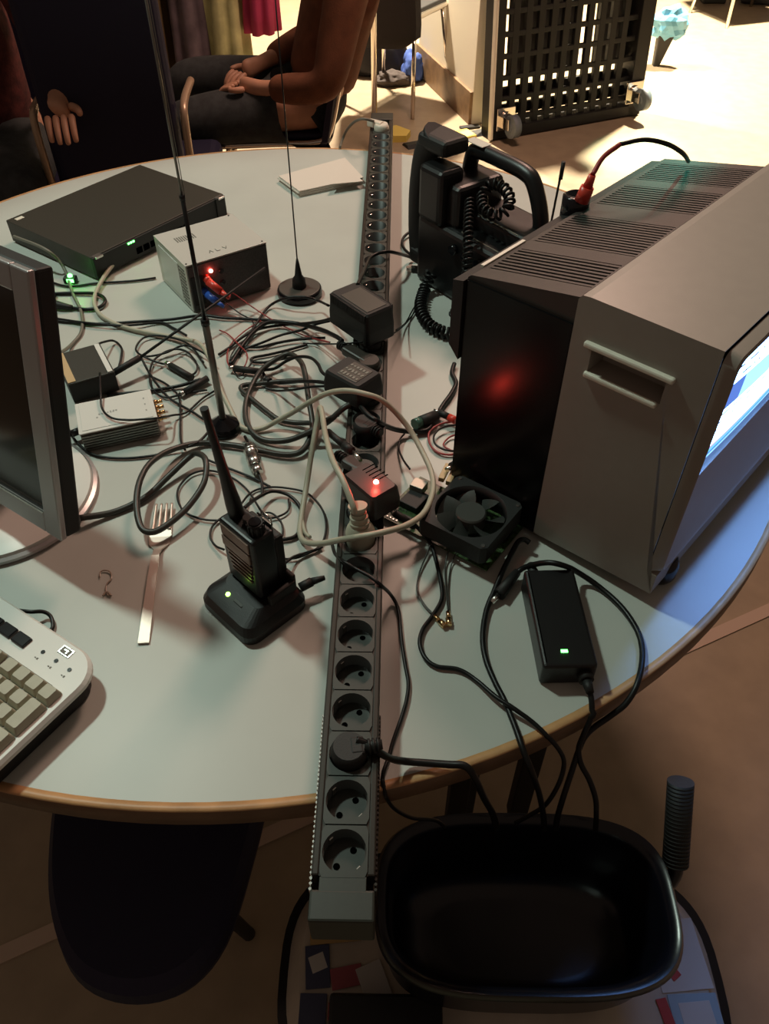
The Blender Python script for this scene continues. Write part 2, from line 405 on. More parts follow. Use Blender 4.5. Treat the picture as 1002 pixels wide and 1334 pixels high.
# glass tube face, slightly bulging
scr_m = []
def em(name, col, s): return mat(name, (0.02, 0.02, 0.02), 0.15, emit=col, estr=s)
cols = [em('screen_white', (0.20, 0.42, 1.0), 17), em('screen_pale_blue', (0.16, 0.38, 1.0), 3.2), em('screen_blue', (0.06, 0.16, 0.55), 1.4), em('screen_teal', (0.10, 0.50, 0.62), 1.5), em('screen_violet', (0.35, 0.30, 0.85), 1.6), em('screen_ink', (0.10, 0.16, 0.25), 1.0), em('screen_black', (0.01, 0.02, 0.08), 1.0)]
def f(bm):
    nu, nv = 96, 64; y0, y1, z0, z1 = 0.019, WD - 0.019, 0.121, 0.304
    rng = random.Random(3); V = []
    for j in range(nv + 1):
        row = []
        for i in range(nu + 1):
            u = i / nu; v = j / nv
            x = FX - 0.034 + 0.012 * (1 - (2 * u - 1) ** 2) * (1 - 0.5 * (2 * v - 1) ** 2)
            row.append(bm.verts.new((x, y0 + (y1 - y0) * u, z0 + (z1 - z0) * v)))
        V.append(row)
    for j in range(nv):
        for i in range(nu):
            u = (i + 0.5) / nu; v = (j + 0.5) / nv
            q = bm.faces.new((V[j][i], V[j][i + 1], V[j + 1][i + 1], V[j + 1][i])); q.smooth = True
            m = 0
            if v < 0.035: m = 1
            elif v < 0.07: m = 2 if u > 0.05 else 3
            elif v < 0.10: m = 3
            elif v < 0.12: m = 4
            elif 0.42 < v < 0.60 and u < 0.42: m = 2 if u < 0.26 else 1
            elif 0.42 < v < 0.60 and u < 0.45: m = 0
            elif 0.24 < v < 0.40 and 0.10 < u < 0.75 and j % 4 == 0 and rng.random() < 0.5: m = 5
            elif 0.62 < v < 0.86 and 0.12 < u < 0.8 and j % 4 == 0 and rng.random() < 0.5: m = 5
            elif v > 0.95: m = 2
            q.material_index = m
part('screen', cols, t, f, True)
for yy in (0.05, WD - 0.05):
    part('foot', M_BLKG, t, lambda bm: lathe(bm, [(0.017, 0.0), (0.020, 0.006), (0.020, 0.022), (0.015, 0.034)], 20, (FX - 0.028 + 0.012, yy, 0)))
for yy in (0.04, WD - 0.04):
    part('foot', M_BLKM, t, lambda bm: lathe(bm, [(0.014, 0.0), (0.014, 0.011)], 16, (0.02, yy, 0)))
part('swivel_foot', M_BLKM, t, lambda bm: bx(bm, (0.07, WD / 2, 0.016), (0.12, 0.30, 0.032), bev=0.004))
# black rear housing
HD = 0.128
hp = [(0.0, 0.010), (0.0, 0.3235), (-HD + 0.004, 0.3005), (-HD, 0.297), (-HD, 0.0), (-0.01, 0.0)]
groups = [(0.025, 0.082), (0.106, 0.192), (0.232, 0.302), (0.324, 0.392)]
HW = 0.408
M_XZ = Matrix(((1, 0, 0, 0), (0, 0, 1, 0), (0, 1, 0, 0), (0, 0, 0, 1)))       # (x, z, y) -> (x, y, z)
def f(bm):
    cavity = [(0.0, 0.010), (0.0, 0.3135), (-HD, 0.2870), (-HD, 0.0)]
    prism(bm, cavity, 0.010, HW - 0.006, 1, M_XZ)
    solid = [(-0.0, 0.010), (0.0, 0.3235), (-HD + 0.004, 0.3005), (-HD - 0.0003, 0.297), (-HD - 0.0003, 0.006)]
    edges = [(0.003, groups[0][0])] + [(groups[i][1], groups[i + 1][0]) for i in range(3)] + [(groups[3][1], HW)]
    for a, b in edges: prism(bm, solid, a, b, 0, M_XZ)
    for a, b in groups:       # rims at both ends of the slots
        prism(bm, [(0, 0.300), (0, 0.3235), (-0.002, 0.3232), (-0.002, 0.300)], a, b, 0, M_XZ)
        prism(bm, [(-HD + 0.010, 0.28), (-HD + 0.010, 0.3018), (-HD + 0.004, 0.3005), (-HD - 0.0002, 0.297), (-HD - 0.0002, 0.0)], a, b, 0, M_XZ)
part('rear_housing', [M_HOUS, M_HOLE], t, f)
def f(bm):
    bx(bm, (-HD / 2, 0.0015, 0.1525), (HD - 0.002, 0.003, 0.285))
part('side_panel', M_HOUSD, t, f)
for a, b in groups:
    def f(bm):
        n = int(round((b - a) / 0.0068))
        for k in range(n):
            y = a + (k + 0.5) * (b - a) / n
            prism(bm, [(-0.001, 0.314), (-0.001, 0.3232), (-HD + 0.009, 0.3016), (-HD + 0.009, 0.293)], y - 0.0019, y + 0.0019, 0, M_XZ)
    o = part('vent_grille', M_HOUS, t, f); o['kind'] = 'stuff'
part('rear_cap', M_BLKM, t, lambda bm: prism(bm, [(-HD - 0.0005, 0.20), (-HD - 0.0005, 0.295), (-HD - 0.014, 0.292), (-HD - 0.014, 0.215)], -0.004, 0.412, 0, M_XZ))
part('pale_edge_strip', M_SILVL, t, lambda bm: bx(bm, (-HD + 0.001, 0.062, 0.3006), (0.004, 0.075, 0.003)))
part('terminal_post', M_BLKG, t, lambda bm: lathe(bm, [(0.016, 0.28), (0.016, 0.312), (0.011, 0.315), (0.009, 0.306)], 20, (-HD - 0.006, 0.212, 0)))
# red plug with its lead bowing over the vents
t2 = thing('banana_lead', 'red banana plug with a red and black lead arching over the monitor vents', 'cable', (0.2513,0.6241,1.045))
def wl(p, o): return (p[0] - o[0], p[1] - o[1], p[2] - o[2])
o0 = (0.2513,0.6241,1.045)
pts = [wl(p, o0) for p in [(0.2459,0.6012,1.055),(0.2521,0.5996,1.085)]]
part('plug', M_RED, t2, lambda bm: (cyl(bm, pts[0], Vector(pts[0]).lerp(Vector(pts[1]), .55), 0.0085, 0.0075), cyl(bm, Vector(pts[0]).lerp(Vector(pts[1]), .55), pts[1], 0.0055, 0.004)))
pl = [wl(p, o0) for p in [(0.2521,0.5996,1.085),(0.2642,0.6154,1.098),(0.2828,0.6264,1.108),(0.3095,0.6293,1.112),(0.3372,0.6327,1.106),(0.3671,0.6623,1.085),(0.3927,0.7099,1.058)]]
part('red_lead', M_REDW, t2, lambda bm: tube(bm, pl[:3], 0.0028))
part('black_lead', M_CAB, t2, lambda bm: tube(bm, pl[2:], 0.0026))

# ================================================================== FLAT MONITOR (left)
C0 = Vector((-0.3282, 0.3036, TZ + 0.0599)); wv = Vector((-0.8379, 0.5458, 0)); uv = Vector((0.1236, 0.1898, 0.974)).normalized(); bv = Vector((0.5316, 0.8161, -0.2265)).normalized()
t = thing('flat_monitor', 'switched-off flat monitor with a silver bezel at the left edge', 'monitor', (-0.47, 0.425, TZ))
X = Matrix.Translation(C0 - Vector((-0.47, 0.425, TZ))) @ Matrix((wv, bv, uv)).transposed().to_4x4()    # x along width (to the left), y to the back, z up
LW, LH, LT = 0.375, 0.301, 0.020
def f(bm):
    b = 0.026
    for (cx, cz, sx, sz) in ((b / 2, LH / 2, b, LH), (LW - b / 2, LH / 2, b, LH), (LW / 2, LH - b / 2, LW - 2 * b, b), (LW / 2, b / 2, LW - 2 * b, b)):
        bx(bm, (cx, 0.004, cz), (sx, 0.008, sz), M=X, bev=0.0018)
part('bezel', M_LCDB, t, f)
part('screen', M_SCR, t, lambda bm: bx(bm, (LW / 2, 0.0055, LH / 2), (LW - 0.05, 0.003, LH - 0.05), M=X))
part('bezel_lip', M_CLIP, t, lambda bm: bx(bm, (LW / 2, 0.0005, 0.0265), (LW - 0.052, 0.002, 0.0022), M=X))
part('back_cover', M_BLKM, t, lambda bm: (bx(bm, (LW / 2, 0.008 + LT / 2, LH / 2), (LW - 0.001, LT, LH - 0.001), M=X, bev=0.003), bx(bm, (LW / 2, 0.04, LH / 2), (LW * 0.7, 0.03, LH * 0.65), M=X, bev=0.008)))
def f(bm):
    bx(bm, (0.025, 0.045, 0.10), (0.07, 0.03, 0.19), bev=0.004, rz=-0.58)
part('stand_neck', M_BLKM, t, f)
part('stand_base', M_WHITE, t, lambda bm: lathe(bm, [(0.112, 0.0), (0.115, 0.004), (0.112, 0.012), (0.095, 0.016)], 64, (0.01, 0.005, 0)), True, 30)
part('base_ring', M_LCDB, t, lambda bm: lathe(bm, [(0.1165, 0.0), (0.119, 0.003), (0.119, 0.007), (0.1145, 0.009), (0.1145, 0.0)], 64, (0.01, 0.005, 0), cap=False), True, 30)

# ================================================================== KEYBOARD
KA = math.radians(-32)
t = thing('keyboard', 'white keyboard with yellowed beige keys at the lower left table edge', 'keyboard', (-0.262, 0.172, TZ), KA)
def f(bm):
    pol = rrect(0.46, 0.185, 0.034, 8, -0.214, -0.0925)
    prism(bm, pol, 0.0255, 0.030)
    ins = [( -0.214 + (x + 0.214) * 0.988, -0.0925 + (y + 0.0925) * 0.972) for x, y in pol]
    prism(bm, pol, 0.0300, 0.0335, top=ins)
part('case', M_WHITE, t, f)
def f(bm):
    pol = rrect(0.446, 0.172, 0.030, 6, -0.214, -0.0925); prism(bm, pol, 0.0015, 0.0255)
part('underside', M_BLKM, t, f)
part('key_well', M_KEYG, t, lambda bm: bx(bm, (-0.226, -0.107, 0.0336), (0.440 - 0.006, 0.122, 0.0014)))
def keycap(w_, h_):
    bm = bmesh.new(); pol = rrect(w_, h_, 0.0015, 2); top = rrect(w_ - 0.0045, h_ - 0.005, 0.0018, 2, 0, 0.0005)
    prism(bm, pol, 0.0, 0.0015); prism(bm, pol, 0.0015, 0.0085, top=top)
    me = bpy.data.meshes.new('key'); bmesh.ops.recalc_face_normals(bm, faces=bm.faces[:]); bm.to_mesh(me); bm.free(); me.materials.append(M_KEY); return me
KC = {}
def key(x, y, w_=0.0178, h_=0.0178):
    k = (round(w_, 4), round(h_, 4))
    if k not in KC: KC[k] = keycap(*k)
    o = bpy.data.objects.new('key', KC[k]); C.objects.link(o); o.parent = t; o.location = (x, y, 0.0342)
xr = 0.0075; yt = -0.0465; kp = 0.0185
for r in range(6):
    y = yt - (r + 0.5) * kp - (0.0 if r else 0)
    for c in range(4):                     # number pad
        x = xr - (3 - c + 0.5) * kp
        if c == 3 and r in (1, 3):
            key(x, y - kp / 2, 0.0178, 0.0178 + kp); continue
        if c == 3 and r in (2, 4): continue
        key(x, y)
    for c in range(3):
        if r == 3 or (r == 4 and c != 1): continue
        key(xr - 4 * kp - 0.006 - (2 - c + 0.5) * kp, y)
    for c in range(15):
        x = xr - 7 * kp - 0.012 - (14 - c + 0.5) * kp * 0.93
        if r == 5 and 4 <= c <= 8:
            if c == 6: key(x, y, kp * 5 * 0.93 - 0.0007, 0.0178)
            continue
        key(x, y, 0.0165, 0.0178)
for i in range(5):
    part('media_button', M_BLKG, t, lambda bm: bx(bm, (-0.078 - i * 0.0215, -0.0265, 0.0345), (0.019, 0.013, 0.004), bev=0.001))
for i, x in enumerate((-0.048, -0.0285, -0.009)):
    part('indicator', M_BLKG, t, lambda bm: (cyl(bm, (x, -0.0245, 0.033), (x, -0.0245, 0.0342), 0.0022, n=14),))
    part('indicator_mark', M_KEYG, t, lambda bm: (bx(bm, (x - 0.0016, -0.033, 0.0336), (0.0018, 0.0012, 0.0004)), bx(bm, (x + 0.0014, -0.033, 0.0336), (0.0018, 0.0022, 0.0004))))
part('badge', M_CLIP, t, lambda bm: bx(bm, (-0.0285, -0.0115, 0.0338), (0.016, 0.010, 0.001), bev=0.0003))
part('badge_inlay', M_KEYG, t, lambda bm: (bx(bm, (-0.0285, -0.0115, 0.0344), (0.012, 0.0070, 0.0006)), ))
part('badge_mark', M_CLIP, t, lambda bm: (bx(bm, (-0.0285, -0.0105, 0.0348), (0.006, 0.0015, 0.0004)), bx(bm, (-0.0265, -0.0125, 0.0348), (0.002, 0.003, 0.0004))))
cable('keyboard_cable', [(-0.3749,0.2455,0.752),(-0.3563,0.2422,0.754),(-0.3452,0.2455,0.75),(-0.337,0.2424,0.746),(-0.3316,0.2315,0.744),(-0.3319,0.2243,0.744)], 0.0022, M_CAB, 'short dark cable looping out behind the white keyboard')

# ================================================================== NETWORK SWITCH
sa = math.atan2(0.26, 0.186)
t = thing('network_switch', 'flat black rack-mount network switch with silver screws and green lights at the far left', 'network switch', (-0.49, 0.982, TZ), sa)
# local x along the front, y to the back
part('case', M_SWI, t, lambda bm: bx(bm, (0.161, 0.121, 0.0235), (0.322, 0.242, 0.040), bev=0.0012))
part('front_panel', M_BLKM, t, lambda bm: bx(bm, (0.161, -0.001, 0.0235), (0.300, 0.004, 0.036), bev=0.0008))
for x in (0.012, 0.308):
    part('bracket', M_BLKM, t, lambda bm: bx(bm, (x, -0.003, 0.0235), (0.024, 0.006, 0.039), bev=0.001))
    part('screw_plate', M_CLIP, t, lambda bm: bx(bm, (x, -0.0035, 0.0425), (0.016, 0.012, 0.0035), bev=0.0008))
for i in range(8):
    part('port', M_HOLE, t, lambda bm: bx(bm, (0.10 + i * 0.0165, -0.0034, 0.018), (0.0125, 0.0012, 0.011)))
for i in range(3):
    part('led', M_LEDG, t, lambda bm: bx(bm, (0.080 + i * 0.0055, -0.0036, 0.0385), (0.0035, 0.002, 0.003)))
part('sticker', M_SILVL, t, lambda bm: bx(bm, (0.02, 0.228, 0.0438), (0.016, 0.010, 0.0006)))
part('foot', M_BLKM, t, lambda bm: [cyl(bm, (x, y, 0), (x, y, 0.0036), 0.008) for x in (0.03, 0.29) for y in (0.03, 0.21)])

# ================================================================== SILVER POWER SUPPLY
pa = math.atan2(0.0845, 0.1195)
t = thing('power_supply', 'silver metal bench power supply with a dark front and red and blue plugs', 'power supply', (-0.2992, 0.8783, TZ), pa)
# local x along the dark front, y to the back
PW, PD, PH = 0.146, 0.128, 0.084
part('case', [M_PSU, M_PSUS], t, lambda bm: bx(bm, (PW / 2, PD / 2, PH / 2 + 0.001), (PW, PD, PH - 0.002), bev=0.001))
part('lid', M_PSU, t, lambda bm: bx(bm, (PW / 2, PD / 2 - 0.001, PH), (PW + 0.001, PD + 0.001, 0.0016), bev=0.0005))
part('front_panel', M_PSUF, t, lambda bm: bx(bm, (PW / 2, -0.0012, PH / 2), (PW - 0.004, 0.003, PH - 0.006), bev=0.0006))
part('front_edge', M_BLKM, t, lambda bm: bx(bm, (0.014, -0.0030, PH / 2 - 0.004), (0.020, 0.002, 0.05)))
part('vent', M_KEYG, t, lambda bm: [bx(bm, (0.024 + k * 0.0040, 0.088, PH + 0.0009), (0.0022, 0.018, 0.0004)) for k in range(9)])
part('side_vent', M_KEYG, t, lambda bm: [bx(bm, (-0.0004, 0.010 + (k % 4) * 0.006, 0.010 + (k // 4) * 0.0062), (0.0012, 0.0040, 0.0022)) for k in range(44)])['kind'] = 'stuff'
part('side_label', M_WHITEM, t, lambda bm: bx(bm, (-0.0005, 0.072, 0.044), (0.0008, 0.078, 0.062)))
part('screw', M_HOLE, t, lambda bm: [cyl(bm, (x, y, PH), (x, y, PH + 0.0014), 0.0016, n=8) for x, y in ((0.004, 0.004), (PW - 0.005, 0.005), (PW - 0.008, PD - 0.005))])
def f(bm):
    # three stamped letters on the lid (A L V), built from bars
    for i, strokes in enumerate(([((0, 0), (.5, 1)), ((.5, 1), (1, 0))], [((0, 1), (.1, 0)), ((.1, 0), (.9, 0))], [((0, 1), (.5, 0)), ((.5, 0), (1, 1))])):
        for (a, b) in strokes:
            p = Vector((0.051 + i * 0.013 + a[0] * 0.007, 0.016 + a[1] * 0.008, PH + 0.001)); q = Vector((0.051 + i * 0.013 + b[0] * 0.007, 0.016 + b[1] * 0.008, PH + 0.001))
            cyl(bm, p, q, 0.0006, n=5)
part('stamped_letters', M_GREYL, t, f)
part('red_light', M_LEDR, t, lambda bm: bmesh.ops.create_icosphere(bm, subdivisions=2, radius=0.0033, matrix=Matrix.Translation((0.040, -0.0045, 0.066))))
part('binding_post', M_RED, t, lambda bm: cyl(bm, (0.030, -0.002, 0.056), (0.030, -0.016, 0.054), 0.0065))
part('binding_post', M_BLUE, t, lambda bm: cyl(bm, (0.024, -0.002, 0.036), (0.024, -0.014, 0.034), 0.0060))
part('knob', M_BLKG, t, lambda bm: [cyl(bm, (0.058, -0.002, z), (0.058, -0.005, z), 0.004, n=12) for z in (0.060, 0.040)])

def lead(name, label, body, bodyr, bm_m, wire, wm, wr=0.0012, group=None):
    o0 = body[0]; t = thing(name, label, 'cable', o0, group=group)
    b = [wl(p, o0) for p in body]
    part('plug', bm_m, t, lambda bm: (cyl(bm, b[0], Vector(b[0]).lerp(Vector(b[-1]), .6), bodyr, bodyr * .95), cyl(bm, Vector(b[0]).lerp(Vector(b[-1]), .6), b[-1], bodyr * .75, bodyr * .4)))
    w2 = [wl(p, o0) for p in wire]
    part('wire', wm, t, lambda bm: tube(bm, w2, wr, n=6))
    return t
def on_psu(x, y, z):
    return (-0.2992 + x * math.cos(pa) - y * math.sin(pa), 0.8783 + x * math.sin(pa) + y * math.cos(pa), TZ + z)
lead('test_lead', 'red banana plug with a thin red wire, plugged into the silver power supply', [on_psu(0.028, -0.016, 0.056), on_psu(0.046, -0.050, 0.036)], 0.0066, M_RED,
     [on_psu(0.046, -0.050, 0.036)] + [(-0.2325,0.8909,0.77),(-0.2044,0.8833,0.752),(-0.1683,0.8533,0.746),(-0.13,0.8211,0.745),(-0.0967,0.7946,0.748),(-0.0623,0.7483,0.77)], M_REDW)
lead('test_lead', 'blue banana plug with a thin dark wire, plugged into the silver power supply', [on_psu(0.023, -0.014, 0.034), on_psu(0.036, -0.046, 0.022)], 0.0062, M_BLUE,
     [on_psu(0.036, -0.046, 0.022)] + [(-0.2493,0.8835,0.76),(-0.221,0.869,0.746),(-0.1951,0.8445,0.744),(-0.1989,0.7992,0.744),(-0.2121,0.7728,0.744),(-0.2159,0.735,0.744),(-0.1956,0.6939,0.745),(-0.18,0.7327,0.746)], M_CAB)
cable('thin_wire', [(-0.2465,0.8207,0.744),(-0.2292,0.806,0.745),(-0.2058,0.7681,0.75),(-0.1897,0.7401,0.752),(-0.1918,0.7163,0.746),(-0.2064,0.7109,0.744),(-0.2206,0.735,0.744),(-0.2224,0.777,0.744),(-0.2063,0.8169,0.744),(-0.1832,0.8493,0.744)], 0.0011, M_REDW, 'thin dark red wire curling on the table below the silver power supply')

# ================================================================== WHITE BOX
t = thing('white_box', 'small white metal electronics box with gold sockets on its right end', 'electronics box', (-0.3803, 0.5225, TZ), math.atan2(0.0373, 0.0969))
BW, BD = 0.1035, 0.070
part('body', M_GREYL, t, lambda bm: bx(bm, (BW / 2, BD / 2, 0.015), (BW - 0.002, BD - 0.002, 0.029), bev=0.001))
M_FIN = mat('grey_anodised', (0.20, 0.21, 0.19), 0.4, metal=0.6)
part('heat_sink', M_FIN, t, lambda bm: [bx(bm, (BW / 2, -0.0004, 0.004 + k * 0.0042), (BW - 0.004, 0.002, 0.0026)) for k in range(6)])
part('cover', M_WHITEM, t, lambda bm: (bx(bm, (BW / 2, BD / 2, 0.0300), (BW, BD, 0.0018), bev=0.0006), bx(bm, (BW / 2, BD / 2, 0.0312), (BW - 0.010, BD - 0.010, 0.0008), bev=0.0003)))
def f(bm):
    rng = random.Random(5); x = 0.030
    cyl(bm, (0.0265, 0.028, 0.0316), (0.0265, 0.028, 0.0319), 0.0015, n=10)
    for k in range(7):
        h = rng.uniform(0.002, 0.0045); bx(bm, (x + k * 0.0038, 0.034 + 0.0003 * k, 0.0318), (0.0022, h, 0.0002), rz=rng.uniform(-.3, .3))
    for k in range(3): bx(bm, (BW - 0.012, 0.022 + k * 0.014, 0.0318), (0.002, 0.003, 0.0002))
part('print', mat('faded_print', (0.35, 0.35, 0.33), 0.6), t, f)
for k, y in enumerate((0.018, 0.031, 0.044, 0.057)):
    part('coaxial_socket', M_GOLD, t, lambda bm: (cyl(bm, (BW, y, 0.016), (BW + 0.004, y, 0.016), 0.0038, n=6), cyl(bm, (BW + 0.004, y, 0.016), (BW + 0.012, y, 0.016), 0.0028, n=12)))
part('plug', M_BLK, t, lambda bm: (cyl(bm, (0.0, 0.03, 0.015), (-0.012, 0.028, 0.014), 0.005), cyl(bm, (-0.012, 0.028, 0.014), (-0.02, 0.026, 0.013), 0.003)))

# ================================================================== BLACK BOX WITH ANTENNA
t = thing('black_box', 'black electronics box with a cream stripe behind the flat monitor', 'electronics box', (-0.4248, 0.6271, TZ), math.atan2(0.0325, 0.0572))
part('body', M_BLKM, t, lambda bm: bx(bm, (0.033, 0.040, 0.019), (0.066, 0.084, 0.030), bev=0.001))
part('top_plate', M_SWI, t, lambda bm: bx(bm, (0.033, 0.040, 0.0350), (0.066, 0.084, 0.003), bev=0.001))
part('stripe', M_TAN, t, lambda bm: bx(bm, (0.006, 0.040, 0.0372), (0.011, 0.080, 0.0010)))
part('stripe', M_WHITE, t, lambda bm: bx(bm, (0.0605, 0.040, 0.0372), (0.007, 0.080, 0.0010)))
rp = [(-0.3774,0.6727,0.762),(-0.3432,0.7057,0.768)]; rq = [(-0.3432,0.7057,0.768),(-0.1813,0.9298,0.795)]
t = thing('whip_antenna', 'thin black rod aerial lying diagonally across the cables from the black box', 'antenna', rp[0])
part('grip', M_BLKM, t, lambda bm: tube(bm, [wl(p, rp[0]) for p in rp], 0.0052, sub=1))
part('rod', M_BLKM, t, lambda bm: tube(bm, [wl(p, rp[0]) for p in rq], 0.0021, sub=1))

# ================================================================== AERIALS ON MAGNET FEET
b = (-0.1277,0.9401,0.74)
t = thing('magnet_aerial', 'thin black whip aerial on a round magnetic foot, left of the socket strip', 'antenna', b)
part('foot', M_BLKG, t, lambda bm: lathe(bm, [(0.0365, 0.0), (0.0385, 0.003), (0.0385, 0.010), (0.0370, 0.0135), (0.030, 0.0145)], 48), True, 30)
part('foot_disc', mat('grey_brown_disc', (0.075, 0.062, 0.052), 0.4), t, lambda bm: lathe(bm, [(0.036, 0.0142), (0.034, 0.0152)], 48))  # top disc in an even grey-brown, paler than the black foot
part('whip_base', M_BLKM, t, lambda bm: lathe(bm, [(0.012, 0.0145), (0.011, 0.030), (0.0065, 0.036), (0.0035, 0.056), (0.0018, 0.066)], 16), True)
part('whip', M_BLK, t, lambda bm: cyl(bm, (0, 0, 0.06), (0, 0, 0.50), 0.0012, 0.0009, 8))
b = (-0.1991,0.5734,0.74)
t = thing('telescopic_aerial', 'tall telescopic rod aerial on a dark magnet foot, standing among the cables', 'antenna', b)
part('foot', M_BLKG, t, lambda bm: lathe(bm, [(0.022, 0.0), (0.023, 0.004), (0.020, 0.012), (0.012, 0.018), (0.0075, 0.022)], 32), True, 30)
M_TEL = mat('aerial_metal', (0.24, 0.23, 0.20), 0.35, metal=0.8)
part('lower_section', M_TEL, t, lambda bm: cyl(bm, (0, 0, 0.02), (0, 0, 0.17), 0.0046, n=12))
part('middle_section', M_BLK, t, lambda bm: (cyl(bm, (0, 0, 0.17), (0, 0, 0.33), 0.0026, n=10), cyl(bm, (0, 0, 0.168), (0, 0, 0.176), 0.0055, n=12), cyl(bm, (0, 0, 0.325), (0, 0, 0.331), 0.0034, n=12)))
part('upper_section', M_TEL, t, lambda bm: (cyl(bm, (0, 0, 0.33), (0, 0, 0.56), 0.0015, n=8), cyl(bm, (0.003, 0, 0.33), (0.003, 0, 0.56), 0.0005, n=6)))

# ================================================================== FOLDED NAPKIN
o0 = (-0.1316,1.4162,0.74)
def f(bm):
    P4 = [wl(p, o0) for p in [(-0.216,1.406,0.742),(-0.1647,1.3302,0.742),(-0.0356,1.4011,0.742),(-0.0803,1.5072,0.742)]]
    for k in range(4):
        z = k * 0.0035; j = [0, 0.002, -0.0015, 0.001][k]
        pol = [(p[0] + j, p[1] + j * 0.5) for p in P4]
        prism(bm, pol, z, z + 0.0027)
    q = [wl(p, o0) for p in [(-0.0779,1.4713,0.756),(-0.0344,1.3751,0.756),(-0.1016,1.349,0.76),(-0.0891,1.4077,0.76)]]
    A = [bm.verts.new(p) for p in (q[0], q[1], q[2])]; B = [bm.verts.new(Vector(v.co) - Vector((0, 0, 0.0015))) for v in A]
    bm.faces.new(A); bm.faces.new(B)
    for i in range(3): bm.faces.new((A[i], A[(i + 1) % 3], B[(i + 1) % 3], B[i]))
bm = bmesh.new(); f(bm); o = finish('paper_napkin', bm, M_PAPER, loc=o0); tag(o, 'folded off-white paper napkin lying left of the socket strip', 'napkin')

# ================================================================== MAINS ADAPTERS ON THE STRIP
def brick_adapter(name, label, c, ang, L, Wd, z0, z1, m, plug_at, ribs=True, plate=None, topm=None):
    t = thing(name, label, 'power adapter', (c[0], c[1], TZ), ang, 'mains adapters plugged into the strip')
    def f(bm):
        lo = rrect(L, Wd, 0.006, 3); hi = rrect(L - 0.005, Wd - 0.005, 0.005, 3); hi2 = rrect(L - 0.010, Wd - 0.010, 0.004, 3)
        zm = z0 + (z1 - z0) * 0.45
        prism(bm, rrect(L - 0.008, Wd - 0.008, 0.006, 3), z0, z0 + 0.004, top=lo)
        prism(bm, lo, z0 + 0.004, zm); prism(bm, lo, zm, z1 - 0.003, top=hi); prism(bm, hi, z1 - 0.003, z1, top=hi2)
    part('case', m, t, f)
    if ribs:
        def f(bm):
            n = int(L / 0.0034)
            for k in range(n):
                for s in (-1, 1):
                    bx(bm, (-L / 2 + 0.007 + k * (L - 0.014) / (n - 1), s * (Wd / 2 - 0.0025), z1 - 0.008), (0.0015, 0.004, 0.014))
        part('ribs', m, t, f)['kind'] = 'stuff'
    if plate: part('label_plate', plate[0], t, lambda bm: bx(bm, (plate[1], 0, z1 + 0.0002), (plate[2], Wd - 0.018, 0.0012), bev=0.0003))
    p = Matrix.Rotation(-ang, 4, 'Z') @ Vector((plug_at[0] - c[0], plug_at[1] - c[1], 0))
    part('plug', M_BLKM, t, lambda bm: cyl(bm, (p.x, p.y, 0.0335), (p.x, p.y, z0 + 0.004), 0.0165, n=24))
    return t
M_ADTOP = mat('adapter_label', (0.075, 0.066, 0.055), 0.38)
cA = [sum(q) / 4 for q in zip(*[(-0.0601,0.7709,0.845),(-0.025,0.7985,0.845),(0.0342,0.7252,0.845),(-0.0035,0.6999,0.845)])]
aA = math.atan2(-0.071, 0.060)
brick_adapter('mains_adapter', 'largest black mains adapter block, topmost on the socket strip', cA, aA, 0.094, 0.054, 0.052, 0.105, M_BLKM, (0.0, 16.5 * P_), True, (M_ADTOP, 0.006, 0.062))
cB = [sum(q) / 4 for q in zip(*[(-0.0562,0.5982,0.822),(-0.0283,0.6385,0.822),(0.019,0.5942,0.822),(-0.0113,0.5561,0.822)])]
aB = math.atan2(-0.040, 0.046)
tB = brick_adapter('mains_adapter', 'flat black mains adapter with raised printed letters, middle of the strip', cB, aB, 0.068, 0.052, 0.048, 0.084, M_BLKM, (0.0, 13.5 * P_), False, (M_ADTOP, 0.004, 0.034))
def f(bm):
    rng = random.Random(11)
    for r in range(3):
        for k in range(6):
            bx(bm, (-0.010 + k * 0.0055, -0.011 + r * 0.010, 0.0852), (0.003, rng.uniform(0.003, 0.007), 0.0006), rz=rng.uniform(-.4, .4))
part('raised_print', mat('print_grey', (0.22, 0.21, 0.18), 0.5), tB, f)
cD = [sum(q) / 4 for q in zip(*[(-0.0191,0.396,0.822),(0.0042,0.4192,0.822),(0.038,0.3774,0.822),(0.0176,0.3483,0.822)])]
aD = math.atan2(-0.042, 0.036)
M_ADRED = mat('adapter_dark', (0.030, 0.020, 0.018), 0.35)
tD = brick_adapter('mains_adapter', 'rounded black mains adapter with a glowing red light, lower on the strip', cD, aD, 0.062, 0.044, 0.047, 0.083, M_ADRED, (0.0, 8.5 * P_), False)
part('led', M_LEDR, tD, lambda bm: bmesh.ops.create_icosphere(bm, subdivisions=2, radius=0.0032, matrix=Matrix.Translation((0.008, 0.002, 0.0835))))
part('grooves', M_HOLE, tD, lambda bm: [bx(bm, (-0.018 + k * 0.006, 0.012, 0.0828), (0.0012, 0.018, 0.001)) for k in range(5)])

def schuko_plug(name, label, y, m, ang, up=0.05, dark=True, tilt=0.6):
    t = thing(name, label, 'plug', (0, y, TZ), ang)
    part('body', m, t, lambda bm: lathe(bm, [(0.0165, 0.031), (0.0172, 0.052), (0.0155, 0.058), (0.011, 0.064)], 28), True, 35)
    M = Matrix.Translation((0, 0, 0.058)) @ Matrix.Rotation(tilt, 4, 'X')
    part('cable_collar', m, t, lambda bm: (lathe(bm, [(0.0105, 0.0), (0.0095, 0.010), (0.0080, 0.020), (0.0068, 0.028)], 18, M=M),
         lathe(bm, [(0.0115, 0.006), (0.0115, 0.009)], 18, M=M), lathe(bm, [(0.0105, 0.013), (0.0105, 0.016)], 18, M=M), lathe(bm, [(0.0093, 0.019), (0.0093, 0.021)], 18, M=M), lathe(bm, [(0.0105, 0.026), (0.0110, 0.030)], 18, M=M)), True, 35)
    return t
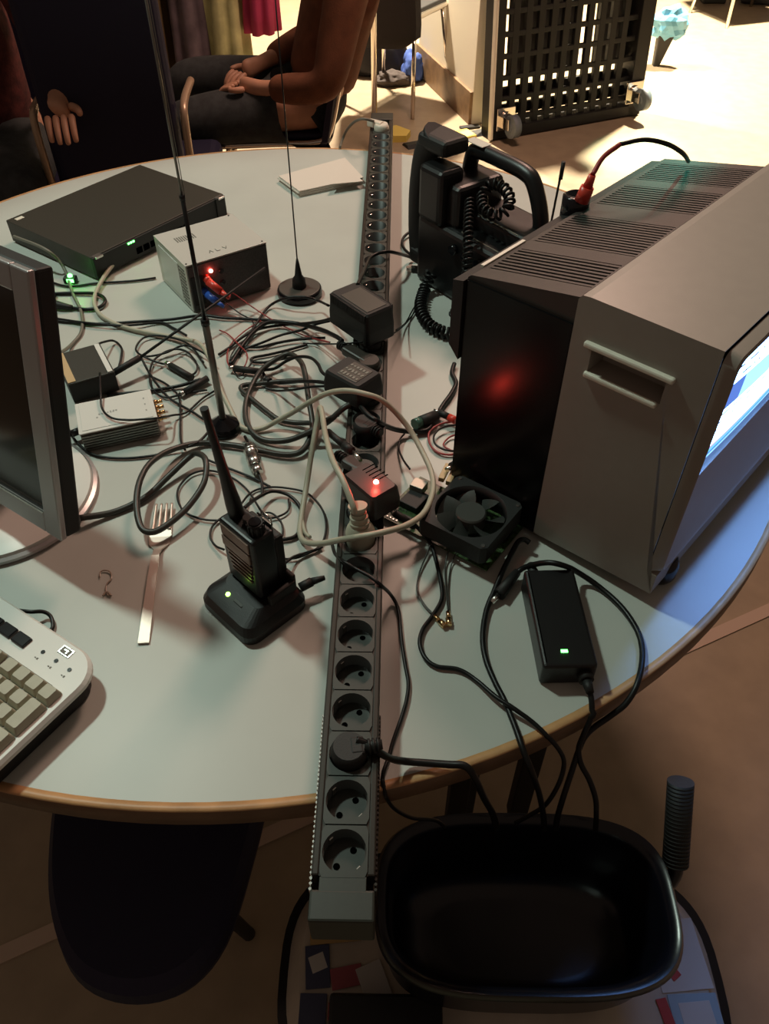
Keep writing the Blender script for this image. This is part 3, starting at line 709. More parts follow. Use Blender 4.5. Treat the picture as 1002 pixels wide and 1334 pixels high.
schuko_plug('mains_plug', 'cream mains plug with a ribbed collar in the socket strip', 7.62 * P_, M_CREAM, 0.35, tilt=-0.25)
# flat angled black plug
def angled_plug(label, y, ang, m=M_BLKM, L=0.045, tip=None, zz=0.060, group=None):
    t = thing('angled_plug', label, 'plug', (0, y, TZ), ang, group)
    part('body', m, t, lambda bm: (lathe(bm, [(0.0165, 0.031), (0.0168, 0.050), (0.014, 0.058)], 24), bx(bm, (L / 2, 0, 0.052), (L, 0.019, 0.013), bev=0.003)))
    part('cable_collar', M_BLKM, t, lambda bm: (cyl(bm, (L, 0, 0.052), (L + 0.016, 0, 0.053), 0.0062, 0.0045, 12), [cyl(bm, (L + 0.003 + 0.004 * k, 0, 0.052), (L + 0.005 + 0.004 * k, 0, 0.052), 0.0072, n=12) for k in range(3)]))
    return t
angled_plug('flat black plug leaning out left between the two upper adapters', 15.25 * P_, 2.35, mat('plug_brown', (0.030, 0.025, 0.020), 0.4), L=0.050)
angled_plug('flat grey-black plug just above the adapter with the red light', 10.0 * P_, 2.45, mat('plug_grey', (0.055, 0.050, 0.045), 0.5), L=0.030)
angled_plug('small black plug below the arch of the cream cable, cable to the right', 12.05 * P_, -0.75, L=0.012)
angled_plug('black plug sunk in the third socket from the near end', 1.5 * P_ + 0.0, 0.15, M_BLKM, L=0.014)
t = thing('angled_plug', 'pale grey plug in the farthest socket of the strip', 'plug', (0, 36.5 * P_, TZ), 2.6)
part('body', M_SILVL, t, lambda bm: (lathe(bm, [(0.0165, 0.031), (0.0170, 0.052), (0.014, 0.058)], 24), bx(bm, (0.016, 0, 0.054), (0.036, 0.018, 0.014), bev=0.003)))
jq = [(-0.046,0.4846,0.812),(-0.0244,0.456,0.814),(-0.0135,0.4448,0.814),(-0.0027,0.4281,0.814)]
t = thing('jack_plug', 'black jack plug with a metal tip lying across the strip above the red light', 'plug', jq[0])
part('body', M_BLKM, t, lambda bm: (tube(bm, [wl(jq[0], jq[0]), wl(jq[1], jq[0])], 0.0042, sub=1), tube(bm, [wl(jq[1], jq[0]), wl(jq[2], jq[0])], 0.0055, sub=1)))
part('tip', M_CLIP, t, lambda bm: tube(bm, [wl(jq[2], jq[0]), wl(jq[3], jq[0])], 0.0026, sub=1))
jq = [(0.0247,0.3797,0.79),(0.0384,0.3746,0.78),(0.0494,0.3745,0.77),(0.0623,0.3698,0.762)]
t = thing('barrel_plug', 'shiny barrel plug leaning out from under the red-lit adapter', 'plug', jq[0])
part('barrel', M_CLIP, t, lambda bm: tube(bm, [wl(jq[0], jq[0]), wl(jq[2], jq[0])], 0.0032, sub=1))
part('grip', M_BLKM, t, lambda bm: tube(bm, [wl(jq[1], jq[0]), wl(jq[3], jq[0])], 0.0046, sub=1))

# ================================================================== PORTABLE RADIO TELEPHONE
PHA = math.atan2(-0.788, 0.616)
t = thing('field_telephone', 'bulky black portable radio telephone with a carrying handle and coiled cord', 'radio telephone', (0.07, 1.0, TZ), PHA)
def f(bm):
    bx(bm, (0.120, 0.060, 0.060), (0.240, 0.120, 0.120), bev=0.010, seg=3)
    bx(bm, (0.135, 0.075, 0.130), (0.190, 0.075, 0.030), bev=0.008, seg=3)
    bx(bm, (0.055, 0.060, 0.150), (0.070, 0.100, 0.070), bev=0.010, seg=3)
part('body', M_BLK, t, f)
def f(bm):
    tube(bm, [(0.028, 0.085, 0.150), (0.030, 0.087, 0.195), (0.042, 0.088, 0.212), (0.10, 0.088, 0.214), (0.150, 0.088, 0.212), (0.172, 0.088, 0.200), (0.195, 0.086, 0.160), (0.200, 0.085, 0.120)], 0.0125, n=12)
part('handle', M_BLK, t, f)
part('handset_cradle', M_BLK, t, lambda bm: bx(bm, (0.035, 0.020, 0.160), (0.060, 0.050, 0.09), bev=0.01, seg=3))
def f(bm):
    q = [(-0.010, 0.030, 0.030), (-0.022, 0.028, 0.080), (-0.026, 0.028, 0.140), (-0.018, 0.032, 0.200), (0.002, 0.040, 0.235)]
    tube(bm, q, 0.02, n=12, rad=lambda u: 0.027 - 0.008 * math.sin(PI * u))
    bx(bm, (0.012, 0.040, 0.228), (0.070, 0.055, 0.026), bev=0.009, seg=3, M=Matrix.Translation((0.0, 0, 0)))
    bx(bm, (0.005, 0.030, 0.038), (0.060, 0.055, 0.030), bev=0.009, seg=3)
part('handset', M_BLKM, t, f)
part('label_sticker', M_PAPER, t, lambda bm: bx(bm, (0.045, 0.085, 0.2265), (0.040, 0.020, 0.001)))
part('control_knob', M_BLKG, t, lambda bm: [cyl(bm, (0.10 + 0.03 * k, 0.0, 0.095), (0.10 + 0.03 * k, -0.008, 0.095), 0.008) for k in range(4)])
part('trim_line', M_GREYL, t, lambda bm: (bx(bm, (0.15, 0.012, 0.1206), (0.10, 0.0018, 0.0012)), bx(bm, (0.155, 0.036, 0.1460), (0.09, 0.0018, 0.0012))))
co = Vector((0.07, 1.0, TZ)); Rm_ = Matrix.Rotation(-PHA, 4, 'Z')
def loc(p): return Rm_ @ (Vector(p) - co)
cc = [loc(p) for p in [(0.1706,0.9502,0.91),(0.1843,0.9579,0.925),(0.2006,0.9419,0.927),(0.2093,0.9148,0.922),(0.2038,0.8942,0.912),(0.1869,0.8934,0.905),(0.1709,0.9145,0.905)]]
part('coiled_cord', M_CAB, t, lambda bm: tube(bm, helix(cc + [cc[0]], 0.0075, 17, 8, 9), 0.0026, n=6, sub=1))
cc = [loc(p) for p in [(0.1512,0.9417,0.905),(0.1469,0.8834,0.885),(0.1457,0.8438,0.855),(0.1439,0.8227,0.815),(0.1328,0.8358,0.775),(0.1292,0.8422,0.76)]]
part('coiled_cord', M_CAB, t, lambda bm: tube(bm, helix(cc, 0.0065, 26, 8, 9), 0.0024, n=6, sub=1))
cc = [loc(p) for p in [(0.0969,0.9561,0.775),(0.0856,0.9379,0.752),(0.0782,0.8848,0.751),(0.0874,0.8378,0.751),(0.1076,0.8132,0.751),(0.1304,0.8024,0.751),(0.1471,0.7983,0.751)]]
part('coiled_cord', M_CAB, t, lambda bm: tube(bm, helix(cc, 0.0085, 24, 8, 9), 0.0027, n=6, sub=1))
sp = (0.2916,0.9795,0.86)
t = thing('stub_aerial', 'short black rod aerial standing beside the telephone handle', 'antenna', (sp[0], sp[1], TZ))
part('foot', M_BLKM, t, lambda bm: lathe(bm, [(0.012, 0), (0.012, 0.006), (0.004, 0.012)], 16))
part('rod', M_BLKM, t, lambda bm: (cyl(bm, (0, 0, 0.008), (0.000, 0, 0.115), 0.0035, 0.0035, 10), cyl(bm, (0, 0, 0.115), (0.004, 0, 0.205), 0.0019, n=8), cyl(bm, (0.004, 0, 0.185), (0.0045, 0, 0.212), 0.0034, n=10)))

# ================================================================== HAND-HELD RADIO IN ITS CHARGER
t = thing('charging_cradle', 'black square charging cradle with a green light, left of the strip', 'charger', (-0.1165, 0.268, TZ), math.radians(-44))
CR2 = math.radians(-44)
def f(bm):
    lo = rrect(0.090, 0.086, 0.014, 5); hi = rrect(0.082, 0.078, 0.014, 5); hi2 = rrect(0.062, 0.050, 0.010, 5, 0, 0.008)
    prism(bm, lo, 0.001, 0.012); prism(bm, lo, 0.012, 0.022, top=hi); prism(bm, hi, 0.022, 0.030, top=hi2)
part('base', M_BLK, t, f)
part('socket_rim', M_BLKM, t, lambda bm: (bx(bm, (0, 0.034, 0.036), (0.064, 0.006, 0.022), bev=0.002), bx(bm, (-0.032, 0.016, 0.033), (0.006, 0.036, 0.016), bev=0.002), bx(bm, (0.032, 0.016, 0.033), (0.006, 0.036, 0.016), bev=0.002)))
part('led', M_LEDY, t, lambda bm: bmesh.ops.create_icosphere(bm, subdivisions=2, radius=0.0027, matrix=Matrix.Translation((-0.012, -0.024, 0.0275))))
part('charge_light_window', M_GREYC, t, lambda bm: bx(bm, (0.006, -0.023, 0.0272), (0.014, 0.005, 0.002), bev=0.0006))
part('power_plug', M_BLKM, t, lambda bm: (cyl(bm, (0.030, 0.042, 0.018), (0.034, 0.056, 0.020), 0.0055), cyl(bm, (0.034, 0.056, 0.020), (0.040, 0.070, 0.020), 0.0045, 0.0028)))
ro = (Matrix.Rotation(CR2, 4, 'Z') @ Vector((-0.005, 0.009, 0))) + Vector((-0.1165, 0.268, 0))
t = thing('two_way_radio', 'black hand-held two-way radio with a stubby aerial standing in the charger', 'radio', (ro.x, ro.y, TZ + 0.0303), CR2)
def f(bm):
    bx(bm, (0, 0, 0.045), (0.056, 0.030, 0.088), bev=0.004, seg=3)
part('body', M_BLK, t, f)
M_GRIL = mat('speaker_panel', (0.19, 0.125, 0.10), 0.32, metal=0.5)
part('front_panel', M_GRIL, t, lambda bm: (bx(bm, (0, -0.0158, 0.078), (0.046, 0.002, 0.014), bev=0.0008), bx(bm, (0, -0.0162, 0.062), (0.046, 0.003, 0.014), bev=0.0008)))
part('speaker_slots', M_GRIL, t, lambda bm: [bx(bm, (0.002, -0.0158, 0.050 - k * 0.0065), (0.042 - k * 0.002, 0.002, 0.0032), bev=0.0005) for k in range(5)])
part('volume_knob', M_BLKM, t, lambda bm: (cyl(bm, (0.016, 0.001, 0.088), (0.016, 0.001, 0.102), 0.0085, 0.0078, 20), [bx(bm, (0.016 + 0.0085 * math.cos(a * PI / 6), 0.001 + 0.0085 * math.sin(a * PI / 6), 0.095), (0.0016, 0.0016, 0.011), rz=a * PI / 6) for a in range(12)]))
part('channel_knob', M_BLKM, t, lambda bm: cyl(bm, (0.001, 0.003, 0.088), (0.001, 0.003, 0.097), 0.0058, 0.0052, 16))
part('top_cap', M_BLKG, t, lambda bm: cyl(bm, (0.016, 0.001, 0.102), (0.016, 0.001, 0.1035), 0.0065, 0.006, 20))
part('belt_clip', M_CLIP, t, lambda bm: (bx(bm, (0.012, 0.0175, 0.075), (0.016, 0.002, 0.030)), tube(bm, [(0.004, 0.018, 0.088), (0.004, 0.018, 0.098), (0.020, 0.018, 0.098), (0.020, 0.018, 0.088)], 0.0010, sub=1)))
part('battery_pack', M_BLKM, t, lambda bm: bx(bm, (0, 0.0205, 0.038), (0.052, 0.012, 0.070), bev=0.003))
def f(bm):
    a0 = Vector((-0.017, 0.002, 0.086)); a1 = a0 + Matrix.Rotation(-CR2, 3, 'Z') @ Vector((-0.012, 0.000, 0.140))
    tube(bm, [a0, a0.lerp(a1, 0.15), a0.lerp(a1, 0.4), a0.lerp(a1, 0.90), a1], 0.005, n=12, sub=1, rad=lambda u: (0.0088, 0.0084, 0.0058, 0.0037, 0.0042)[int(round(u * 4))])
part('aerial', M_BLK, t, f, True, 40)

# ================================================================== FORK
fk = [(-0.2608,0.4191,0.744),(-0.2435,0.3585,0.75),(-0.2455,0.3384,0.745),(-0.2378,0.3045,0.75),(-0.2289,0.2136,0.743)]
o0 = (-0.2395,0.3189,0.74)
hd = Vector(wl(fk[4], fk[1])); fa = math.atan2(hd.y, hd.x)
t = thing('fork', 'metal dinner fork lying on the table, tines under the grey cable loop', 'fork', (fk[1][0], fk[1][1], TZ), fa)
# local x runs from the tines' root down the handle
def f(bm):
    L = 0.150
    st = [(-0.020, 0.0125, 0.004), (-0.008, 0.0135, 0.0025), (0.004, 0.0115, 0.0025), (0.014, 0.0050, 0.005), (0.024, 0.0038, 0.009), (0.028, 0.0046, 0.010), (0.06, 0.0052, 0.009), (0.11, 0.0057, 0.0055), (0.146, 0.0060, 0.003), (0.148, 0.0060, 0.003)]
    V = []
    for x, hw, z in st: V.append([bm.verts.new((x, -hw, z)), bm.verts.new((x, hw, z)), bm.verts.new((x, hw, z - 0.0022)), bm.verts.new((x, -hw, z - 0.0022))])
    for a, b in zip(V, V[1:]):
        for i in range(4): bm.faces.new((a[i], a[(i + 1) % 4], b[(i + 1) % 4], b[i]))
    bm.faces.new(V[0]); bm.faces.new(V[-1])
M_FORK = mat('fork_steel', (0.62, 0.52, 0.46), 0.5, metal=1.0)
part('handle', M_FORK, t, f)
for k in range(4):
    y = -0.0102 + k * 0.0068
    part('tine', M_FORK, t, lambda bm: tube(bm, [(-0.018, y, 0.003), (-0.035, y * 1.0, 0.003), (-0.060, y * 0.93, 0.0075)], 0.0018, n=8, rad=lambda u: 0.0026 - 0.0010 * u))

# small clear cable tie
zt = [(-0.3002,0.3022,0.742),(-0.3015,0.3103,0.742),(-0.2959,0.3128,0.742),(-0.2896,0.3094,0.742),(-0.2863,0.3001,0.742),(-0.2895,0.2921,0.742),(-0.2877,0.282,0.742),(-0.2834,0.2754,0.742)]
bm = bmesh.new(); tube(bm, zt, 0.0008, n=6); tube(bm, [(-0.2894,0.2753,0.742),(-0.2866,0.2809,0.742),(-0.2799,0.2755,0.742)], 0.0012, n=6)
tag(finish('cable_tie', bm, mat('clear_nylon', (0.36, 0.28, 0.22), 0.25)), 'tiny clear plastic tie scrap on the table, left of the fork', 'cable tie')

# ================================================================== FAN ON CIRCUIT BOARD
fc = Vector((0.128, 0.374)); fa = math.atan2(-0.049, 0.070)
t = thing('circuit_board', 'green circuit board lying under the black cooling fan', 'circuit board', (fc.x, fc.y, TZ), fa)
part('board', M_PCB, t, lambda bm: bx(bm, (-0.028, 0.006, 0.006), (0.152, 0.088, 0.0018)))
part('spacer', M_BLKM, t, lambda bm: [cyl(bm, (x, y, 0), (x, y, 0.0052), 0.003, n=8) for x in (-0.096, 0.042) for y in (-0.030, 0.044)])
part('metal_connector', mat('dull_metal', (0.45, 0.42, 0.36), 0.5, metal=0.8), t, lambda bm: bx(bm, (-0.088, 0.022, 0.019), (0.018, 0.016, 0.012), bev=0.0006, rz=0.1))
part('connector_block', M_BLKM, t, lambda bm: (bx(bm, (-0.082, 0.004, 0.012), (0.026, 0.030, 0.010), bev=0.001), bx(bm, (-0.066, 0.022, 0.010), (0.012, 0.012, 0.008))))
part('capacitor', M_PCB, t, lambda bm: [cyl(bm, (x, y, 0.006), (x, y, 0.014), 0.003, n=12) for x, y in ((-0.096, -0.02), (-0.060, -0.030), (-0.064, 0.04), (-0.097, 0.04))])
part('chip', M_BLKM, t, lambda bm: bx(bm, (-0.074, -0.026, 0.0080), (0.014, 0.012, 0.0022)))
part('chip', M_BLKM, t, lambda bm: bx(bm, (0.040, 0.02, 0.0080), (0.006, 0.020, 0.0022)))
for k in range(4):
    part('pin_header', M_TAN, t, lambda bm: bx(bm, (-0.074 + k * 0.011, 0.060, 0.022), (0.0075, 0.030, 0.007), bev=0.0008, rz=0.25))
part('solder_joints', M_CLIP, t, lambda bm: [bx(bm, (-0.096 + (k % 4) * 0.0045, -0.034 + (k // 4) * 0.010, 0.0074), (0.0018, 0.0018, 0.0012)) for k in range(24)])['kind'] = 'stuff'
t = thing('cooling_fan', 'black square cooling fan with a round grey hub on the circuit board', 'fan', (fc.x, fc.y, TZ + 0.0205), fa)
def f(bm):
    n = 48; R = 0.0425; h = 0.0455; V = []
    for z in (0.0, 0.025):
        sq = []; ci = []
        for i in range(n):
            a = 2 * PI * (i + 0.5) / n; c_, s_ = math.cos(a), math.sin(a); k = min(h / max(abs(c_), 1e-6), h / max(abs(s_), 1e-6))
            sq.append(bm.verts.new((c_ * k, s_ * k, z))); ci.append(bm.verts.new((c_ * R, s_ * R, z)))
        V.append((sq, ci))
    for i in range(n):
        j = (i + 1) % n
        for s in (0, 1): bm.faces.new((V[s][0][i], V[s][0][j], V[s][1][j], V[s][1][i]))
        bm.faces.new((V[0][0][i], V[0][0][j], V[1][0][j], V[1][0][i])); q = bm.faces.new((V[0][1][i], V[0][1][j], V[1][1][j], V[1][1][i])); q.smooth = True
part('housing', M_BLKM, t, f)
part('screw', M_CLIP, t, lambda bm: [cyl(bm, (x, y, 0.025), (x, y, 0.0262), 0.0024, n=10) for x in (-0.040, 0.040) for y in (-0.040, 0.040)])
part('hub', mat('fan_hub', (0.055, 0.058, 0.052), 0.42), t, lambda bm: lathe(bm, [(0.018, 0.004), (0.018, 0.022), (0.0165, 0.0238)], 32), True, 30)
M_BLADE = mat('fan_blade', (0.045, 0.048, 0.044), 0.25)
for k in range(7):
    def f(bm):
        a0 = 2 * PI * k / 7; V = []
        for i in range(5):
            u = i / 4; row = []
            for j in range(4):
                v = j / 3; r = 0.0175 + 0.0228 * v; a = a0 + (u * 0.62 + 0.22 * v)
                z = 0.021 - 0.013 * u + 0.001 * math.sin(PI * u)
                row.append((r * math.cos(a), r * math.sin(a), z))
            V.append(row)
        for dz in (0.0, -0.0013):
            W_ = [[bm.verts.new((p[0], p[1], p[2] + dz)) for p in r] for r in V]
            for i in range(4):
                for j in range(3): bm.faces.new((W_[i][j], W_[i + 1][j], W_[i + 1][j + 1], W_[i][j + 1])).smooth = True
    part('blade', M_BLADE, t, f)
part('strut', M_BLKM, t, lambda bm: [bx(bm, (0.030 * math.cos(a), 0.030 * math.sin(a), 0.0015), (0.026, 0.003, 0.002), rz=a) for a in (0.8, 2.37, 3.94, 5.51)])

# ================================================================== LAPTOP POWER BRICK
t = thing('laptop_power_brick', 'long black laptop power brick with a green light at the table edge', 'power adapter', (0.2135, 0.2330, TZ), math.radians(92.5))
part('case', M_BLK, t, lambda bm: bx(bm, (0.0, 0.0, 0.0165), (0.128, 0.056, 0.032), bev=0.0035, seg=3))
part('top_groove', M_HOLE, t, lambda bm: bx(bm, (0.0, 0.0235, 0.0326), (0.118, 0.0008, 0.0006)))
part('led', M_LEDG, t, lambda bm: bx(bm, (-0.046, 0.0035, 0.0330), (0.0035, 0.0070, 0.0010), bev=0.0003))
part('cable_socket', M_BLKM, t, lambda bm: (cyl(bm, (-0.060, -0.016, 0.016), (-0.071, -0.017, 0.016), 0.0078), cyl(bm, (-0.071, -0.017, 0.016), (-0.084, -0.018, 0.015), 0.0055, 0.0040)))
part('strain_relief', M_BLKM, t, lambda bm: (cyl(bm, (0.062, 0.012, 0.016), (0.084, 0.016, 0.018), 0.0075, 0.0045, 14),))
br = [(690,707,.016),(683,703,.018),(675,706,.018),(666,722,.016),(655,744,.012),(644,770,.008),(634,795,.005),(629,829,.004),(633,859,.004),(645,889,.004),(657,912,.004),(672,949,.004),(682,972,-.002),(692,1003,-.02),(702,1032,-.05),(708,1062,-.09)]
cable('brick_lead', [(0.1976,0.3514,0.756),(0.1914,0.3544,0.758),(0.1838,0.3506,0.758),(0.1742,0.3329,0.756),(0.1628,0.3104,0.752),(0.1514,0.2842,0.748),(0.1412,0.2593,0.745),(0.1346,0.2248,0.744),(0.1357,0.1953,0.744),(0.1431,0.1674,0.744),(0.1506,0.1469,0.744),(0.1586,0.1142,0.746),(0.1639,0.0919,0.744),(0.1717,0.0795,0.73),(0.1842,0.0765,0.69),(0.1937,0.0711,0.65),(0.1996,0.0718,0.615)], 0.0032, M_CAB, 'thick black lead from the far end of the laptop brick down over the table edge')
cable('looped_lead', [(0.1654,0.2884,0.75),(0.1803,0.3096,0.752),(0.1922,0.3104,0.762),(0.2095,0.3012,0.778),(0.2268,0.297,0.778),(0.2459,0.3055,0.758),(0.2706,0.2945,0.746),(0.2912,0.266,0.745),(0.3021,0.2328,0.745),(0.3007,0.2031,0.745),(0.2884,0.1685,0.746),(0.2756,0.1509,0.735),(0.2612,0.1446,0.72),(0.2462,0.1378,0.71),(0.2355,0.1292,0.705),(0.2271,0.1147,0.7),(0.219,0.0964,0.69),(0.2135,0.084,0.67),(0.2108,0.0758,0.64),(0.2117,0.072,0.615)], 0.0032, M_CAB, 'black lead making a wide loop round the right of the laptop brick')
cable('mains_lead', [(0.2357,0.1551,0.753),(0.2369,0.1432,0.748),(0.2361,0.1319,0.738),(0.2302,0.1225,0.72),(0.2271,0.1154,0.705),(0.2295,0.1048,0.695),(0.2391,0.0951,0.68),(0.2474,0.0852,0.66),(0.2505,0.0764,0.64),(0.2538,0.0727,0.615)], 0.0030, M_CAB, 'black mains lead leaving the near end of the laptop brick over the edge')
jq = [(0.147,0.2694,0.746),(0.156,0.278,0.749),(0.1676,0.294,0.75),(0.1794,0.3096,0.752)]
t = thing('dc_plug', 'black barrel plug lying against the left side of the laptop brick', 'plug', jq[0])
part('barrel', M_CLIP, t, lambda bm: tube(bm, [wl(jq[0], jq[0]), wl(jq[1], jq[0])], 0.0034, sub=1))
part('grip', M_BLKM, t, lambda bm: tube(bm, [wl(jq[1], jq[0]), wl(jq[2], jq[0]), wl(jq[3], jq[0])], 0.006, sub=1, rad=lambda u: 0.0078 - 0.003 * u))

# ================================================================== CABLES
G1 = 'thin black cables tangled between the boxes'
cable('grey_power_cable', [(-0.345,0.387,0.752),(-0.3126,0.4037,0.745),(-0.288,0.4204,0.745),(-0.2714,0.4377,0.746),(-0.2539,0.4653,0.75),(-0.2305,0.4955,0.758),(-0.2175,0.4926,0.766),(-0.203,0.4725,0.772),(-0.2,0.4388,0.766),(-0.2133,0.4023,0.76),(-0.2329,0.3726,0.758),(-0.2485,0.3597,0.758),(-0.2631,0.3651,0.76),(-0.2747,0.3966,0.766),(-0.279,0.4346,0.77),(-0.2746,0.4752,0.766),(-0.2564,0.5151,0.754),(-0.2229,0.5378,0.746),(-0.1805,0.5337,0.746),(-0.1514,0.5262,0.746),(-0.1151,0.5158,0.746),(-0.0904,0.517,0.748),(-0.0784,0.5362,0.752),(-0.0752,0.5649,0.758),(-0.0836,0.6103,0.768),(-0.0958,0.6774,0.77),(-0.1081,0.7105,0.766),(-0.1241,0.7283,0.762),(-0.1421,0.7198,0.758),(-0.1632,0.6982,0.752),(-0.1736,0.6613,0.748),(-0.1764,0.6235,0.746),(-0.17,0.5851,0.746),(-0.1544,0.5568,0.746),(-0.136,0.544,0.746),(-0.1101,0.5397,0.75),(-0.0868,0.5418,0.758),(-0.0543,0.5486,0.774),(-0.0324,0.5557,0.792),(-0.0223,0.5606,0.796)], 0.0040, M_GREYC, 'thick grey-black mains cable looping over the fork and round to the strip')
cable('grey_hook_cable', [(-0.0928,0.6789,0.75),(-0.1325,0.6772,0.748),(-0.1664,0.6736,0.746),(-0.1852,0.6695,0.746),(-0.1883,0.66,0.746),(-0.1721,0.6399,0.746),(-0.1437,0.6081,0.746),(-0.1231,0.5893,0.746),(-0.0931,0.5804,0.748),(-0.0617,0.5693,0.76),(-0.0392,0.5594,0.78)], 0.0036, M_GREYC, 'dark grey cable with a sharp hook bend, left of the strip')
cable('cream_cable', [(-0.0047,0.329,0.824),(-0.008,0.3344,0.834),(-0.0189,0.3583,0.846),(-0.0332,0.3951,0.845),(-0.0458,0.4544,0.832),(-0.0533,0.5018,0.825),(-0.0579,0.5223,0.82),(-0.0615,0.5192,0.805),(-0.0679,0.4804,0.78),(-0.0731,0.4417,0.756),(-0.076,0.4012,0.746),(-0.0754,0.3723,0.745),(-0.0672,0.3558,0.748),(-0.0468,0.3389,0.764),(-0.0204,0.3176,0.794),(0.0018,0.3058,0.812),(0.0235,0.3081,0.816),(0.0521,0.3297,0.806),(0.0731,0.3665,0.79),(0.0845,0.4121,0.78),(0.0837,0.4487,0.778),(0.0727,0.4833,0.782),(0.059,0.5092,0.792),(0.042,0.5209,0.81),(0.0203,0.5237,0.832),(-0.0009,0.5255,0.84),(-0.0237,0.5343,0.838),(-0.0485,0.5465,0.825),(-0.0742,0.5612,0.8),(-0.1035,0.5745,0.77),(-0.1286,0.5766,0.752),(-0.1455,0.5703,0.746),(-0.1634,0.5678,0.745),(-0.18,0.5794,0.745),(-0.198,0.6118,0.752),(-0.2197,0.6562,0.758),(-0.2457,0.7271,0.756),(-0.2715,0.7734,0.75),(-0.3102,0.7942,0.746),(-0.363,0.8105,0.745),(-0.3971,0.8235,0.745),(-0.4279,0.8414,0.745),(-0.4556,0.8692,0.745),(-0.4741,0.9139,0.746),(-0.4736,0.9796,0.75),(-0.4587,1.0437,0.756),(-0.4373,1.0762,0.762),(-0.4191,1.0844,0.764)], 0.0036, M_CREAM, 'long cream cable arching over the socket strip and curling to the network switch')
cable('cream_branch_cable', [(-0.0587,0.5449,0.8),(-0.0618,0.5119,0.792),(-0.068,0.4769,0.774),(-0.0725,0.4459,0.756),(-0.0753,0.4039,0.746),(-0.0701,0.3762,0.745),(-0.0626,0.3652,0.746)], 0.0024, M_CREAM, 'short pale cable stretch beside the cream cable below its sharp bend')
cable('grey_data_cable', [(-0.6458,1.0516,0.787),(-0.5956,1.0204,0.787),(-0.5693,1.0052,0.782),(-0.5576,1.0068,0.764),(-0.5449,0.992,0.75),(-0.5158,0.9293,0.744),(-0.4844,0.8704,0.744),(-0.4677,0.8126,0.744),(-0.4725,0.7714,0.745),(-0.47,0.7298,0.76),(-0.4617,0.6965,0.777)], 0.0028, M_GREYL, 'grey data cable coming over the network switch to the black box')
cable('black_cable', [(-0.5973,0.9959,0.743),(-0.5679,0.9721,0.743),(-0.5309,0.9568,0.743),(-0.4858,0.9681,0.743),(-0.426,0.9771,0.743),(-0.3867,0.9885,0.743)], 0.0020, M_CAB, 'thin black cable running from the silver power supply to the left under the green glow')
cable('black_cable', [(-0.56,0.9304,0.743),(-0.5231,0.9318,0.744),(-0.4843,0.9307,0.745),(-0.4624,0.9191,0.746),(-0.4526,0.9017,0.746),(-0.4577,0.8861,0.745),(-0.4756,0.8802,0.744),(-0.5065,0.8846,0.744)], 0.0030, M_CAB, 'thicker black cable loop ending in a plug behind the flat monitor')
o0 = (-0.5472,0.8928,0.746)
t = thing('connector', 'black ribbed connector on the table, right behind the flat monitor', 'connector', o0)
q = [wl(p, o0) for p in [(-0.553,0.8967,0.748),(-0.5234,0.8849,0.748),(-0.5031,0.8829,0.745)]]
part('body', M_BLKM, t, lambda bm: (tube(bm, q, 0.0065, sub=3, rad=lambda u: 0.0085 - 0.004 * u), bx(bm, (-0.012, 0.02, 0.004), (0.03, 0.03, 0.02), bev=0.002)))
o0 = (-0.5332,0.9754,0.74)
t = thing('lit_plug', 'small dark plug with a bright green light below the network switch', 'plug', o0)
part('body', M_BLKM, t, lambda bm: bx(bm, (0, 0, 0.006), (0.022, 0.014, 0.011), bev=0.002))
part('led', M_LEDG, t, lambda bm: (bx(bm, (0.002, -0.0072, 0.007), (0.012, 0.0012, 0.006)), bmesh.ops.create_icosphere(bm, subdivisions=2, radius=0.0045, matrix=Matrix.Translation((0.001, 0.0, 0.0125)))))
